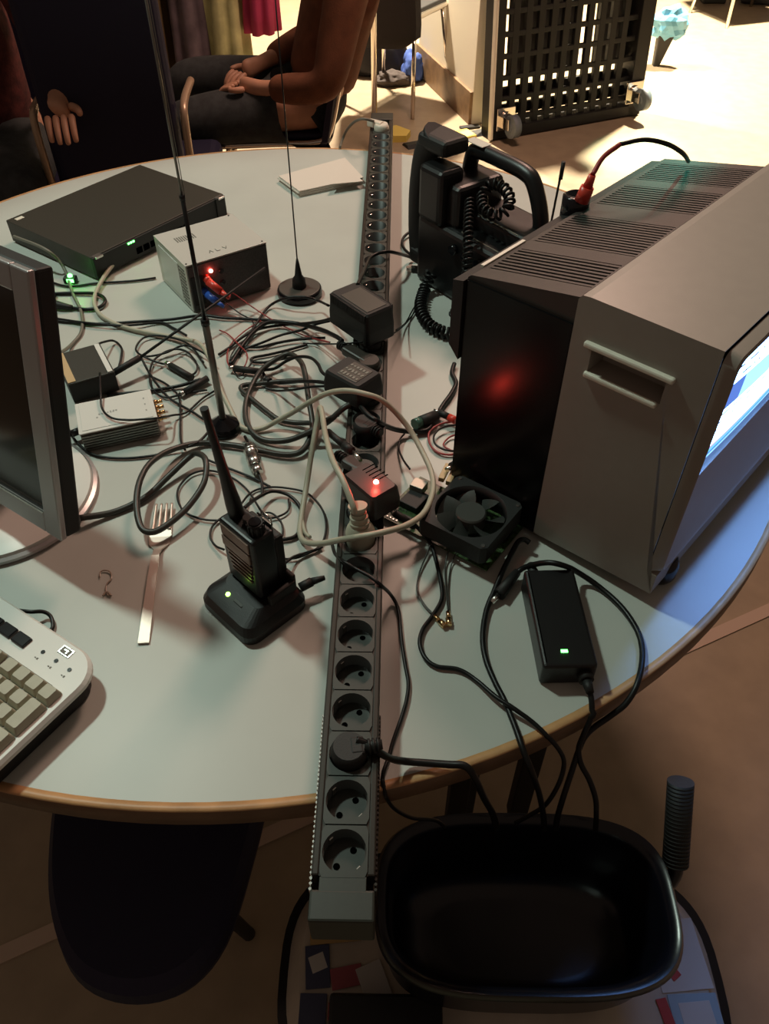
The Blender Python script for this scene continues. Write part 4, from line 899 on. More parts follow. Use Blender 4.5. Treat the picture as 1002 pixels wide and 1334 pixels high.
T1 = [
 ('long black cable running across the table towards the upper adapter', .0024, [(-0.5337,0.8476,0.743),(-0.4901,0.8413,0.743),(-0.45,0.8373,0.743),(-0.3835,0.8437,0.744),(-0.33,0.8483,0.746),(-0.2831,0.8609,0.746),(-0.247,0.856,0.745),(-0.1964,0.8538,0.744),(-0.1581,0.8498,0.744),(-0.1125,0.8334,0.746),(-0.0708,0.7837,0.765),(-0.0434,0.7203,0.795)]),
 ('black cable lying beside the long cream cable, upper left', .0020, [(-0.5296,0.8547,0.743),(-0.4823,0.8389,0.746),(-0.4447,0.8309,0.747),(-0.41,0.8269,0.747),(-0.3813,0.8313,0.746),(-0.3466,0.842,0.744),(-0.3233,0.8263,0.744),(-0.2966,0.8042,0.744)]),
 ('black cable sweeping below the magnet aerial foot to the big adapter', .0022, [(-0.2159,0.735,0.744),(-0.2006,0.7786,0.746),(-0.1882,0.8414,0.746),(-0.1732,0.894,0.746),(-0.1414,0.8881,0.764),(-0.1116,0.8841,0.768),(-0.09,0.8792,0.764),(-0.0671,0.8075,0.798)]),
 ('black cable leaving the left side of the largest adapter', .0022, [(-0.0572,0.7655,0.802),(-0.0757,0.7843,0.785),(-0.1035,0.8145,0.762),(-0.1413,0.8352,0.746),(-0.1796,0.8232,0.746),(-0.2037,0.8004,0.746),(-0.2217,0.7727,0.744),(-0.2363,0.7513,0.744)]),
 ('black wire loop nearest the black box, upper strand', .0016, [(-0.2539,0.7216,0.75),(-0.2791,0.7626,0.75),(-0.3059,0.7868,0.748),(-0.3421,0.8003,0.746),(-0.3633,0.7912,0.746),(-0.367,0.7609,0.746),(-0.3484,0.7423,0.746),(-0.3184,0.7481,0.748),(-0.2919,0.7667,0.75),(-0.2617,0.7473,0.752),(-0.236,0.721,0.752)]),
 ('black wire running down right from the rod aerial to the telescopic aerial foot', .0018, [(-0.3499,0.7293,0.752),(-0.3292,0.6942,0.746),(-0.2922,0.6424,0.744),(-0.2512,0.6089,0.744),(-0.2258,0.5884,0.744),(-0.2114,0.5947,0.746)]),
 ('black wire looping in the middle of the tangle', .0016, [(-0.3497,0.7363,0.75),(-0.3258,0.7262,0.746),(-0.2951,0.7175,0.744),(-0.268,0.698,0.744),(-0.2635,0.7191,0.746),(-0.286,0.7529,0.748),(-0.3118,0.7567,0.748),(-0.3326,0.7302,0.746),(-0.3296,0.6892,0.744),(-0.3171,0.6588,0.744),(-0.2952,0.6406,0.744),(-0.2672,0.6521,0.744),(-0.2383,0.6601,0.744)]),
 ('thin black wire running over the lid of the white box', .0015, [(-0.3844,0.649,0.78),(-0.3701,0.6002,0.78),(-0.3616,0.5727,0.776),(-0.3439,0.5529,0.776),(-0.322,0.5483,0.776),(-0.2967,0.5504,0.776),(-0.2788,0.5565,0.774),(-0.274,0.5921,0.75),(-0.2585,0.607,0.744),(-0.2414,0.6396,0.744),(-0.2267,0.6584,0.744)]),
 ('black wire hanging down from the tangle beside the white box', .0016, [(-0.3294,0.6931,0.744),(-0.3023,0.6742,0.744),(-0.2785,0.6464,0.744),(-0.2679,0.6104,0.744),(-0.2601,0.5709,0.744),(-0.2535,0.5429,0.744),(-0.2444,0.5243,0.745)]),
 ('black cable strand passing behind the white box', .0026, [(-0.3813,0.6447,0.744),(-0.3513,0.6507,0.744),(-0.3212,0.6568,0.744),(-0.2935,0.6648,0.744),(-0.2737,0.67,0.746),(-0.2504,0.681,0.748)]),
 ('short black cable bow above the black box', .0018, [(-0.4178,0.7239,0.774),(-0.4143,0.7579,0.76),(-0.4078,0.7839,0.746),(-0.3914,0.7663,0.745),(-0.3846,0.739,0.745),(-0.3825,0.716,0.744)]),
 ('black wire curving from the white box round below it', .0018, [(-0.4125,0.5619,0.752),(-0.4082,0.556,0.746),(-0.3944,0.5386,0.743),(-0.3669,0.5151,0.743),(-0.33,0.5079,0.743),(-0.289,0.5133,0.743),(-0.2558,0.5241,0.745),(-0.235,0.5281,0.75),(-0.2246,0.5435,0.748),(-0.2182,0.5699,0.744),(-0.2128,0.5886,0.744)]),
 ('upper black strand bunched right of the telescopic aerial', .0022, [(-0.2001,0.773,0.744),(-0.1757,0.7719,0.745),(-0.1502,0.7816,0.746),(-0.1245,0.7907,0.746),(-0.0978,0.7924,0.748),(-0.0736,0.795,0.748)]),
 ('second black strand bunched right of the telescopic aerial', .0020, [(-0.203,0.7518,0.744),(-0.1992,0.7666,0.744),(-0.1734,0.7766,0.749),(-0.1455,0.7973,0.75),(-0.1136,0.8102,0.752),(-0.0925,0.8231,0.754),(-0.0662,0.8089,0.77)]),
 ('lower black strand with a narrow fold right of the telescopic aerial', .0022, [(-0.1019,0.7811,0.744),(-0.1306,0.7656,0.744),(-0.159,0.7525,0.744),(-0.1817,0.7438,0.744),(-0.1815,0.7335,0.744),(-0.1624,0.7318,0.744),(-0.1388,0.7345,0.748),(-0.112,0.7066,0.77)]),
 ('black cable pair going into the middle adapter, upper one', .0026, [(-0.1506,0.6824,0.744),(-0.1287,0.6734,0.748),(-0.0985,0.6388,0.776),(-0.074,0.617,0.792),(-0.0542,0.5999,0.802)]),
 ('black cable pair going into the middle adapter, lower one', .0018, [(-0.1545,0.6671,0.744),(-0.1362,0.6571,0.746),(-0.1078,0.6214,0.774),(-0.0793,0.6127,0.786),(-0.0536,0.6012,0.796)]),
 ('dark cable hooking into the left side of the middle adapter', .0024, [(-0.1564,0.692,0.744),(-0.1615,0.7068,0.746),(-0.1411,0.693,0.76),(-0.1247,0.6964,0.77),(-0.1046,0.688,0.784),(-0.0843,0.6686,0.796),(-0.0712,0.6449,0.802),(-0.0642,0.6238,0.804),(-0.0558,0.6103,0.806)]),
 ('thicker black cable leading to the flat plug between the adapters', .0034, [(-0.214,0.7234,0.745),(-0.2024,0.7742,0.746),(-0.1864,0.8122,0.75),(-0.1677,0.832,0.752),(-0.1367,0.8325,0.752),(-0.1066,0.8174,0.756),(-0.0757,0.7759,0.774),(-0.0521,0.731,0.792),(-0.0407,0.7127,0.796)]),
 ('thin black wire crossing from the tangle over the strip to the telephone', .0012, [(-0.1084,0.7853,0.744),(-0.0829,0.7744,0.75),(-0.0471,0.706,0.795),(-0.0177,0.7028,0.8),(0.0088,0.7144,0.798),(0.0286,0.7688,0.77),(0.049,0.8305,0.748),(0.0643,0.8699,0.744),(0.0749,0.9039,0.744),(0.0835,0.952,0.744)]),
 ('second thin wire from the largest adapter to the telephone', .0012, [(0.0379,0.7602,0.785),(0.0527,0.8333,0.752),(0.0644,0.8842,0.744),(0.0765,0.9213,0.744),(0.0907,0.9819,0.745)]),
 ('dark cable from the top adapter curving over the sockets to the telephone', .0030, [(-0.02,0.7872,0.845),(-0.0175,0.8353,0.83),(-0.0139,0.893,0.812),(-0.0085,0.9559,0.798),(0.0025,0.9789,0.796),(0.0207,0.9874,0.796),(0.0392,1.0136,0.78),(0.0588,1.0571,0.752),(0.077,1.0575,0.746)]),
 ('black cable bow left of the telephone handset', .0026, [(0.0784,1.1649,0.75),(0.0608,1.1592,0.748),(0.0492,1.138,0.746),(0.0492,1.1093,0.745),(0.0605,1.0825,0.745),(0.0771,1.0633,0.746)]),
 ('black cable from the small plug, running right towards the monitor back', .0036, [(-0.0078,0.5559,0.796),(0.003,0.5355,0.798),(0.0152,0.5255,0.796),(0.028,0.5418,0.774),(0.0457,0.561,0.752),(0.0647,0.5646,0.748),(0.0829,0.5706,0.746),(0.0942,0.5963,0.746),(0.1072,0.6281,0.746),(0.1194,0.6539,0.746),(0.1273,0.6803,0.746),(0.1227,0.7055,0.746),(0.1273,0.7296,0.746)]),
 ('thin black wire hanging from the monitor cables to the circuit board', .0014, [(0.051,0.5594,0.748),(0.0448,0.5486,0.746),(0.0438,0.5289,0.745),(0.0499,0.5016,0.75),(0.0577,0.4784,0.756)]),
 ('thin black cable from the cream plug running down right of the sockets', .0020, [(-0.0345,0.3477,0.752),(-0.0281,0.3153,0.772),(-0.0173,0.2893,0.79),(-0.0026,0.2785,0.79),(0.0127,0.2679,0.79),(0.0252,0.2603,0.784),(0.0359,0.2741,0.75),(0.0438,0.2585,0.744),(0.0472,0.2193,0.744),(0.0512,0.1873,0.744),(0.0543,0.166,0.744),(0.0527,0.1471,0.744),(0.0473,0.1253,0.744),(0.0392,0.0995,0.744),(0.0357,0.0842,0.744),(0.0301,0.0656,0.744),(0.0317,0.0565,0.73),(0.0406,0.0586,0.7),(0.0577,0.0647,0.67),(0.0816,0.0677,0.65),(0.094,0.0699,0.625)]),
 ('thicker black cable from the third socket bending over the table edge', .0036, [(0.0062,0.0709,0.798),(0.0164,0.0688,0.794),(0.0274,0.065,0.786),(0.0393,0.0707,0.764),(0.0523,0.0759,0.75),(0.0725,0.0757,0.748),(0.0917,0.0735,0.75),(0.1044,0.0719,0.752),(0.1117,0.0687,0.748),(0.1194,0.0655,0.73),(0.1285,0.0646,0.7),(0.1408,0.0674,0.66),(0.149,0.0705,0.62)]),
 ('black cable from the circuit board snaking past the gold connectors', .0024, [(0.0633,0.3742,0.76),(0.0736,0.3687,0.75),(0.0827,0.356,0.745),(0.0883,0.3279,0.744),(0.0925,0.2955,0.744),(0.0918,0.2733,0.744),(0.0809,0.2506,0.744),(0.0704,0.2329,0.744),(0.0668,0.2147,0.744),(0.0722,0.1962,0.744),(0.084,0.1859,0.744),(0.1061,0.1825,0.744),(0.1229,0.1707,0.744),(0.141,0.1481,0.749),(0.1572,0.1347,0.75),(0.1752,0.122,0.746),(0.1885,0.1095,0.742),(0.2011,0.1016,0.73),(0.2078,0.0949,0.715),(0.2052,0.0856,0.69),(0.1955,0.0778,0.66),(0.1823,0.0775,0.635),(0.1704,0.0779,0.615)]),
 ('thin charger cable ring, widest loop behind the two-way radio', .0014, [(-0.1532,0.3967,0.76),(-0.1446,0.4433,0.744),(-0.1243,0.4536,0.744),(-0.0985,0.4525,0.744),(-0.0721,0.443,0.744),(-0.0527,0.417,0.744),(-0.0449,0.3879,0.744),(-0.0468,0.361,0.744),(-0.0566,0.346,0.744),(-0.0773,0.3335,0.744),(-0.1024,0.3319,0.744)]),
 ('thicker black loop behind the two-way radio knobs', .0024, [(-0.1411,0.3844,0.775),(-0.1337,0.4178,0.758),(-0.1172,0.4402,0.75),(-0.0959,0.4377,0.746),(-0.0796,0.418,0.744),(-0.0741,0.3887,0.744),(-0.0815,0.368,0.744),(-0.1012,0.3614,0.744)]),
 ('small thin wire loop nearest the coaxial connector', .0013, [(-0.0955,0.4328,0.744),(-0.0936,0.4137,0.744),(-0.1029,0.4028,0.744),(-0.1186,0.3985,0.744),(-0.1321,0.4076,0.744)]),
 ('thin wire loop peeking out left of the two-way radio', .0014, [(-0.1369,0.4076,0.744),(-0.1677,0.403,0.744),(-0.1828,0.3857,0.744),(-0.1833,0.3664,0.744),(-0.1743,0.3515,0.744),(-0.1621,0.3419,0.748)]),
 ('thin wire from inside the grey loop passing to the two-way radio', .0014, [(-0.1666,0.3964,0.744),(-0.1794,0.3936,0.744),(-0.1997,0.3959,0.744),(-0.2219,0.4075,0.744),(-0.2346,0.4278,0.744),(-0.2384,0.4517,0.744),(-0.2273,0.4767,0.744),(-0.2046,0.4845,0.744),(-0.1756,0.4731,0.744),(-0.1502,0.4488,0.744),(-0.1303,0.4158,0.744),(-0.1172,0.3946,0.744),(-0.1064,0.3664,0.744)]),
 ('thin black wire from the grey loop to the coaxial connector', .0016, [(-0.2129,0.5049,0.746),(-0.1889,0.4938,0.744),(-0.1659,0.4821,0.744),(-0.1399,0.4678,0.744),(-0.1215,0.455,0.744)]),
 ('thin wire circling close behind the radio knobs', .0013, [(-0.1314,0.4023,0.744),(-0.1159,0.4079,0.744),(-0.1008,0.3922,0.744),(-0.0965,0.3691,0.744),(-0.1046,0.3588,0.744),(-0.1129,0.3513,0.744)]),
 ('cable with a moulded end plugged into the charging cradle', .0018, [(-0.0865,0.3175,0.754),(-0.0778,0.3324,0.748),(-0.0645,0.3422,0.744),(-0.0514,0.3486,0.744),(-0.0471,0.3523,0.744)]),
 ('thin wire running straight from the third socket loops to the keyboard side', .0010, [(0.0024,0.2792,0.7905),(-0.0105,0.2867,0.7905),(-0.021,0.2944,0.7905)]),
]
for lab, r, pts in T1[:-1]:
    cable('black_cable', pts, r, M_CAB, lab)
# short dark barrels joining cables in the tangle
for lab, q in (('dark barrel joint in the tangle, just right of the rod aerial grip', [(-0.3038,0.717,0.747),(-0.2652,0.686,0.747)]),
               ('dark barrel joint pointing to the telescopic aerial from the left', [(-0.2696,0.6499,0.747),(-0.2416,0.6831,0.748)]),
               ('dark barrel joint right of the telescopic aerial', [(-0.2056,0.7092,0.748),(-0.1664,0.7019,0.748)]),
               ('dark plug joining the cables left of the flat plug', [(-0.1548,0.6826,0.748),(-0.1473,0.6769,0.748)])[:3]):
    t = thing('barrel_joint', lab, 'connector', q[0], group='dark barrel joints in the cable tangle')
    b2 = Vector(wl(q[1], q[0]))
    part('body', M_BLKM, t, lambda bm: cyl(bm, (0, 0, 0), b2, 0.0050, n=14))
    part('collar', M_CLIP, t, lambda bm: cyl(bm, b2 * -0.18, (0, 0, 0), 0.0042, n=12))
# coaxial connector
jq = [(-0.1577,0.5285,0.748),(-0.1504,0.5056,0.749),(-0.1439,0.4874,0.749),(-0.1384,0.4752,0.748),(-0.1329,0.4614,0.746)]
t = thing('coaxial_connector', 'shiny metal coaxial connector on the table above the two-way radio', 'connector', jq[0])
q = [Vector(wl(p, jq[0])) for p in jq]
part('knurled_ring', M_CLIP, t, lambda bm: (cyl(bm, q[0], q[1], 0.0085, n=16), cyl(bm, q[0].lerp(q[1], .3), q[0].lerp(q[1], .5), 0.0095, n=16)))
part('coupling', M_CLIP, t, lambda bm: (cyl(bm, q[1], q[2], 0.0092, 0.0085, 16), cyl(bm, q[2], q[3], 0.0068, n=14)))
part('tail', M_BLKM, t, lambda bm: tube(bm, [q[3], q[4], q[4] + Vector((0.003, -0.02, -0.003))], 0.0018))
part('lead', M_CAB, t, lambda bm: tube(bm, [q[0], q[0] + Vector((-0.004, 0.012, -0.002)), q[0] + Vector((-0.010, 0.025, -0.003))], 0.0022))
# gold connectors
for i, (q, lab) in enumerate((([(0.0834,0.2517,0.744),(0.0947,0.2373,0.744)], 'left one of the two small gold connectors on thin cables'), ([(0.0988,0.2573,0.744),(0.0989,0.2384,0.744)], 'right one of the two small gold connectors on thin cables'))):
    t = thing('gold_connector', lab, 'connector', q[0], group='gold connectors on thin cables'); b2 = Vector(wl(q[1], q[0]))
    part('barrel', M_GOLD, t, lambda bm: (cyl(bm, (0, 0, 0), b2 * 0.45, 0.0026, n=12), cyl(bm, b2 * 0.5, b2, 0.0036, n=6)))
    wpts = [([(0.0834,0.2517,0.744),(0.072,0.2694,0.743),(0.0654,0.2891,0.743),(0.0675,0.312,0.743),(0.0768,0.3403,0.746),(0.0815,0.3539,0.75)]), [(0.0988,0.2573,0.744),(0.0977,0.293,0.743),(0.098,0.3218,0.743),(0.101,0.3389,0.748),(0.1073,0.3488,0.756)]][i]
    part('wire', M_GREYC, t, lambda bm: tube(bm, [wl(p, q[0]) for p in wpts], 0.0010, n=6))
cable('thin_wire', [(0.0788,0.3476,0.746),(0.0694,0.319,0.743),(0.0646,0.2914,0.743),(0.0695,0.2716,0.743),(0.0802,0.2546,0.743)], 0.0008, M_GREYC, 'hair-thin wire hanging from the circuit board left of the gold connectors')
cable('thin_wire', [(0.1127,0.3427,0.752),(0.1053,0.3266,0.743),(0.1004,0.2931,0.743),(0.0999,0.2602,0.743)], 0.0008, M_GREYC, 'hair-thin wire below the fan reaching the right gold connector')
# plugs and wires left of the monitor back
for lab, q, mm, tip in (('black gear-rimmed plug with a greenish end left of the monitor back', [(0.0647,0.5722,0.754),(0.0919,0.5946,0.75)], M_BLKM, mat('green_tip', (0.05, 0.12, 0.09), 0.3)),  # the plug's end is dark green in itself
                   ('black and red jack plug next to the monitor back', [(0.106,0.6,0.75),(0.1205,0.5882,0.75)], M_RED, M_CLIP),
                   ('black plug with a silver tip pointing at the circuit board', [(0.1038,0.4622,0.77),(0.1256,0.4846,0.766)], M_BLKM, M_CLIP)):
    t = thing('jack_plug', lab, 'plug', q[0]); b2 = Vector(wl(q[1], q[0]))
    if mm is M_RED:
        part('grip', M_BLKM, t, lambda bm: cyl(bm, b2 * -0.4, b2 * 0.5, 0.005, n=14)); part('collar', M_RED, t, lambda bm: cyl(bm, b2 * 0.5, b2 * 1.2, 0.0055, n=14)); part('tip', M_CLIP, t, lambda bm: cyl(bm, b2 * -0.9, b2 * -0.4, 0.0018, n=10))
    else:
        part('grip', mm, t, lambda bm: cyl(bm, b2 * 0.3, b2 * 1.1, 0.0060 if tip is M_CLIP else 0.0085, n=14)); part('tip', tip, t, lambda bm: cyl(bm, (0, 0, 0), b2 * 0.3, 0.0034 if tip is M_CLIP else 0.0080, n=12))
cable('coiled_wire', [(0.123,0.5899,0.746),(0.1024,0.5844,0.746),(0.0861,0.5686,0.745),(0.0855,0.5436,0.744),(0.0974,0.5247,0.744),(0.1158,0.5218,0.744),(0.1266,0.5315,0.744)], 0.0015, M_REDW, 'dark red wire curling beside the monitor back, outer ring')
cable('coiled_wire', [(0.1255,0.5794,0.749),(0.1051,0.574,0.749),(0.092,0.5584,0.748),(0.0925,0.5401,0.747),(0.1056,0.5276,0.747),(0.1261,0.526,0.746)], 0.0015, M_CAB, 'black wire curling beside the monitor back, inside the dark red ring')
cable('coiled_wire', [(0.1259,0.563,0.746),(0.1121,0.557,0.744),(0.1041,0.5407,0.744),(0.1161,0.5281,0.744)], 0.0013, M_REDW, 'dark red wire beside the monitor back, innermost short bend')
o0 = (0.0642,1.0233,0.746)
t = thing('usb_plug', 'small metal-ended plug lying left of the radio telephone', 'plug', o0)
part('tip', M_CLIP, t, lambda bm: bx(bm, (-0.004, 0.001, 0.0), (0.010, 0.008, 0.005)))
part('body', M_BLKM, t, lambda bm: bx(bm, (0.010, -0.001, 0.0), (0.020, 0.011, 0.008), bev=0.001, rz=-0.1))
cable('far_cable', [(-0.0169,1.5882,0.802),(-0.0388,1.5786,0.81),(-0.0585,1.5933,0.8),(-0.0777,1.6174,0.775),(-0.0899,1.6303,0.75),(-0.0951,1.5905,0.744)], 0.0030, M_GREYL, 'pale cable bending away from the farthest plug of the strip')

# ================================================================== NEAR FLOOR THINGS
M_NAVYC = M_NAVY
t = thing('stool', 'dark navy upholstered seat tucked under the near edge of the table', 'stool', (-0.265, 0.155, 0))
def f(bm):
    pol = []
    for (x, y) in ((-0.150, 0.26), (-0.135, 0.05), (-0.118, -0.05), (-0.09, -0.13), (-0.045, -0.190), (0.015, -0.212), (0.075, -0.200), (0.115, -0.150), (0.135, -0.05), (0.145, 0.05), (0.155, 0.26)): pol.append(Vector((x, y, 0)))
    sm = smoothpath(pol, 5); P0 = [(p.x, p.y) for p in sm]
    def sc(k): return [(x * k, (y - 0.05) * k + 0.05) for x, y in P0]
    prism(bm, sc(0.90), 0.405, 0.418, top=sc(0.97)); prism(bm, sc(0.97), 0.418, 0.445, top=sc(1.0)); prism(bm, sc(1.0), 0.445, 0.462, top=sc(0.985)); prism(bm, sc(0.985), 0.462, 0.474, top=sc(0.93))
part('seat', M_NAVY, t, f)
for (x, y) in ((-0.09, -0.08), (0.09, -0.08), (-0.11, 0.24), (0.11, 0.24)):
    part('leg', M_BLKM, t, lambda bm: cyl(bm, (x * 0.75, y * 0.7 + 0.05, 0.0), (x * 0.75, y, 0.41), 0.011, n=12))

# glossy black tub on a sticker-covered drum
t = thing('sticker_case', 'rounded case covered in colourful stickers under the black tub', 'case', (0.168, -0.012, 0))
SC = [em for em in ()]
M_S0 = mat('sticker_base', (0.50, 0.44, 0.36), 0.45, var=0.25, vscale=8)
def superell(a, b, k, n=72, cx=0, cy=0):
    out = []
    for i in range(n):
        th = 2 * PI * i / n; c_, s_ = math.cos(th), math.sin(th)
        out.append((cx + a * abs(c_) ** (2 / k) * (1 if c_ >= 0 else -1), cy + b * abs(s_) ** (2 / k) * (1 if s_ >= 0 else -1)))
    return out
def f(bm):
    a, b = 0.252, 0.142
    prism(bm, superell(a - .01, b - .01, 3), 0.02, 0.04, top=superell(a, b, 3)); prism(bm, superell(a, b, 3), 0.04, 0.400)
    prism(bm, superell(a, b, 3), 0.400, 0.425, top=superell(a - 0.02, b - 0.02, 3))
part('shell', M_S0, t, f)
for z in (0.015, 0.375): part('rim', M_BLKG, t, lambda bm: prism(bm, superell(0.258, 0.148, 3), z, z + 0.03))
rng = random.Random(21)
scol = [(0.45, 0.05, 0.05), (0.10, 0.22, 0.30), (0.55, 0.53, 0.50), (0.05, 0.06, 0.12), (0.45, 0.30, 0.12), (0.30, 0.42, 0.50), (0.35, 0.08, 0.10)]
def stick(x, y, z, s, ang, col, k):
    m = mat('sticker_%s' % k, col, 0.4)
    part('sticker', m, t, lambda bm: bx(bm, (x, y, z), (s[0], s[1], 0.0012), rz=ang, bev=0.0004))
plan = [(0.205, 0.02, .06, .075, 0.1, 2), (0.212, -0.045, .055, .05, 0.05, 5), (0.213, -0.045, .036, .034, 0.1, 2), (0.180, -0.05, .012, .05, 0.2, 0), (0.196, 0.0, .012, .012, 0.6, 0), (0.17, -0.095, .05, .02, 0.1, 3), (0.212, -0.092, .03, .02, 0.2, 2),
        (-0.195, 0.05, .06, .05, 0.1, 4), (-0.212, 0.0, .028, .045, 0.1, 3), (-0.212, 0.004, .018, .018, 0.4, 2), (-0.178, -0.01, .036, .022, 0.2, 6), (-0.180, -0.045, .034, .018, 0.0, 0), (-0.178, -0.070, .03, .018, 0.1, 2), (-0.182, -0.094, .036, .016, 0.1, 0), (-0.214, -0.05, .03, .045, 0.0, 3), (-0.145, -0.02, .03, .05, 0.4, 2),
        (-0.06, -0.10, .06, .03, 0.2, 2), (0.0, -0.115, .05, .03, 0.9, 5), (0.10, -0.105, .05, .03, -0.3, 4)]
for i, (x, y, w_, h_, an, j) in enumerate(plan): stick(x, y, 0.4256 + 0.0003 * i, (w_, h_), an, scol[j], j)

t = thing('black_tub', 'glossy black oval tub with a rolled rim, cables falling into it', 'tub', (0.178, 0.012, 0.448))
def f(bm):
    n = 72
    lay = [(0.115, 0.058, 0.0), (0.150, 0.085, 0.010), (0.163, 0.097, 0.040), (0.166, 0.100, 0.110), (0.172, 0.107, 0.122), (0.176, 0.111, 0.132), (0.172, 0.107, 0.140), (0.164, 0.099, 0.138), (0.157, 0.092, 0.120), (0.152, 0.088, 0.045), (0.140, 0.076, 0.018), (0.10, 0.05, 0.012)]
    lay = [(p * 0.885, q * 0.83, r) for p, q, r in lay]
    V = [[bm.verts.new((x, y, z)) for x, y in superell(a, b, 3.2, n)] for a, b, z in lay]
    for p, q in zip(V, V[1:]):
        for i in range(n): bm.faces.new((p[i], p[(i + 1) % n], q[(i + 1) % n], q[i])).smooth = True
    bm.faces.new(V[0]); bm.faces.new(V[-1])
M_TUB = mat('tub_gloss', (0.004, 0.004, 0.007), 0.25)
part('shell', M_TUB, t, f, True, 60)
g = [Vector(p) - Vector((0.178, 0.012, 0.448)) for p in [(0.3433,0.0272,0.55),(0.3405,0.0437,0.57),(0.3411,0.0556,0.585)]]
g2 = [Vector(p) - Vector((0.178, 0.012, 0.448)) for p in [(0.3415,0.0519,0.58),(0.3411,0.1073,0.655)]]
part('handle_stem', M_BLK, t, lambda bm: tube(bm, [g[0] + Vector((-0.02, 0, -0.01)), g[1], g[2]], 0.008, sub=4))
part('grip', M_BLKM, t, lambda bm: (cyl(bm, g2[0], g2[1], 0.0135, 0.0137, 18), [cyl(bm, g2[0].lerp(g2[1], k / 22), g2[0].lerp(g2[1], k / 22 + 0.02), 0.0138, n=18) for k in range(22)]))
t = thing('black_latch_box', 'small black box with a metal clasp below the end of the strip', 'box', (0.035, -0.085, 0.431))
part('body', M_BLK, t, lambda bm: bx(bm, (0, 0.0, 0.026), (0.120, 0.070, 0.050), bev=0.004))
part('clasp', M_CLIP, t, lambda bm: bx(bm, (0.0, -0.005, 0.052), (0.026, 0.006, 0.003), bev=0.001))

# ================================================================== LATTICE DOLLY ON ITS SIDE
dl = Vector((0.4868, 3.6689)); dr = Vector((1.2757, 4.0459)); dd = (dr - dl); DLW = dd.length; da = math.atan2(dd.y, dd.x)
t = thing('plastic_dolly', 'black plastic lattice dolly standing upright on its side by the white wall', 'dolly', (dl.x, dl.y, 0), rot=(math.radians(-5), 0, da))
NX, NZ = 11, 12; DH = 1.05; TH = 0.10
part('frame', M_LATT, t, lambda bm: (bx(bm, (0.025, TH / 2, DH / 2 + .004), (0.05, TH, DH), bev=0.004), bx(bm, (DLW - 0.04, TH / 2, DH / 2 + .004), (0.08, TH, DH), bev=0.004), bx(bm, (DLW / 2, TH / 2, 0.03), (DLW, TH, 0.05), bev=0.004), bx(bm, (DLW / 2, TH / 2, DH - 0.02), (DLW, TH, 0.05), bev=0.004)))
part('corner_strip', M_SILVL, t, lambda bm: bx(bm, (-0.006, 0.0, DH / 2), (0.012, 0.03, DH - 0.02), bev=0.003))
sx = (DLW - 0.13) / NX
for k in range(NX - 1):
    part('upright_bar', M_LATT, t, lambda bm: bx(bm, (0.05 + (k + 1) * sx, 0.035, DH / 2), (0.034, 0.024, DH - 0.06), bev=0.003))
z = 0.085; zs = [0.085 + k * 0.088 for k in range(11)]
for z in zs:
    part('cross_bar', M_LATT, t, lambda bm: bx(bm, (DLW / 2, 0.034, z), (DLW - 0.10, 0.020, 0.022), bev=0.003))
for z in (0.115, 0.19):
    part('cross_bar', M_LATT, t, lambda bm: bx(bm, (DLW / 2, 0.072, z), (DLW - 0.10, 0.03, 0.045), bev=0.003))
part('deck', mat('grey_deck', (0.060, 0.055, 0.048), 0.7), t, lambda bm: (bx(bm, (0.12 + 0.20, 0.095, 0.63), (0.40, 0.006, 0.78)), bx(bm, (DLW - 0.17, 0.095, 0.63), (0.20, 0.006, 0.78))))
def caster(x, z, m):
    c = bpy.data.objects.new('caster', None)
    def f(bm):
        bx(bm, (x, -0.006, z), (0.10, 0.010, 0.10), bev=0.003)
        bx(bm, (x - 0.028, -0.045, z - 0.01), (0.008, 0.075, 0.05), bev=0.002); bx(bm, (x + 0.028, -0.045, z - 0.01), (0.008, 0.075, 0.05), bev=0.002)
        cyl(bm, (x, -0.01, z), (x, -0.022, z), 0.032, n=20)
    o = part('caster_fork', M_CHROME, t, f)
    bm = bmesh.new(); cyl(bm, (x - 0.018, -0.075, z - 0.020), (x + 0.018, -0.075, z - 0.020), 0.050, n=28); cyl(bm, (x - 0.022, -0.075, z - 0.020), (x + 0.022, -0.075, z - 0.020), 0.020, n=16)
    finish('wheel', bm, m, o)
caster(0.07, 0.095, mat('grey_rubber', (0.16, 0.19, 0.22), 0.5)); caster(DLW - 0.06, 0.115, mat('grey_rubber', (0.16, 0.19, 0.22), 0.5))
caster(0.07, 0.93, mat('grey_rubber', (0.16, 0.19, 0.22), 0.5)); caster(DLW - 0.06, 0.93, mat('grey_rubber', (0.16, 0.19, 0.22), 0.5))

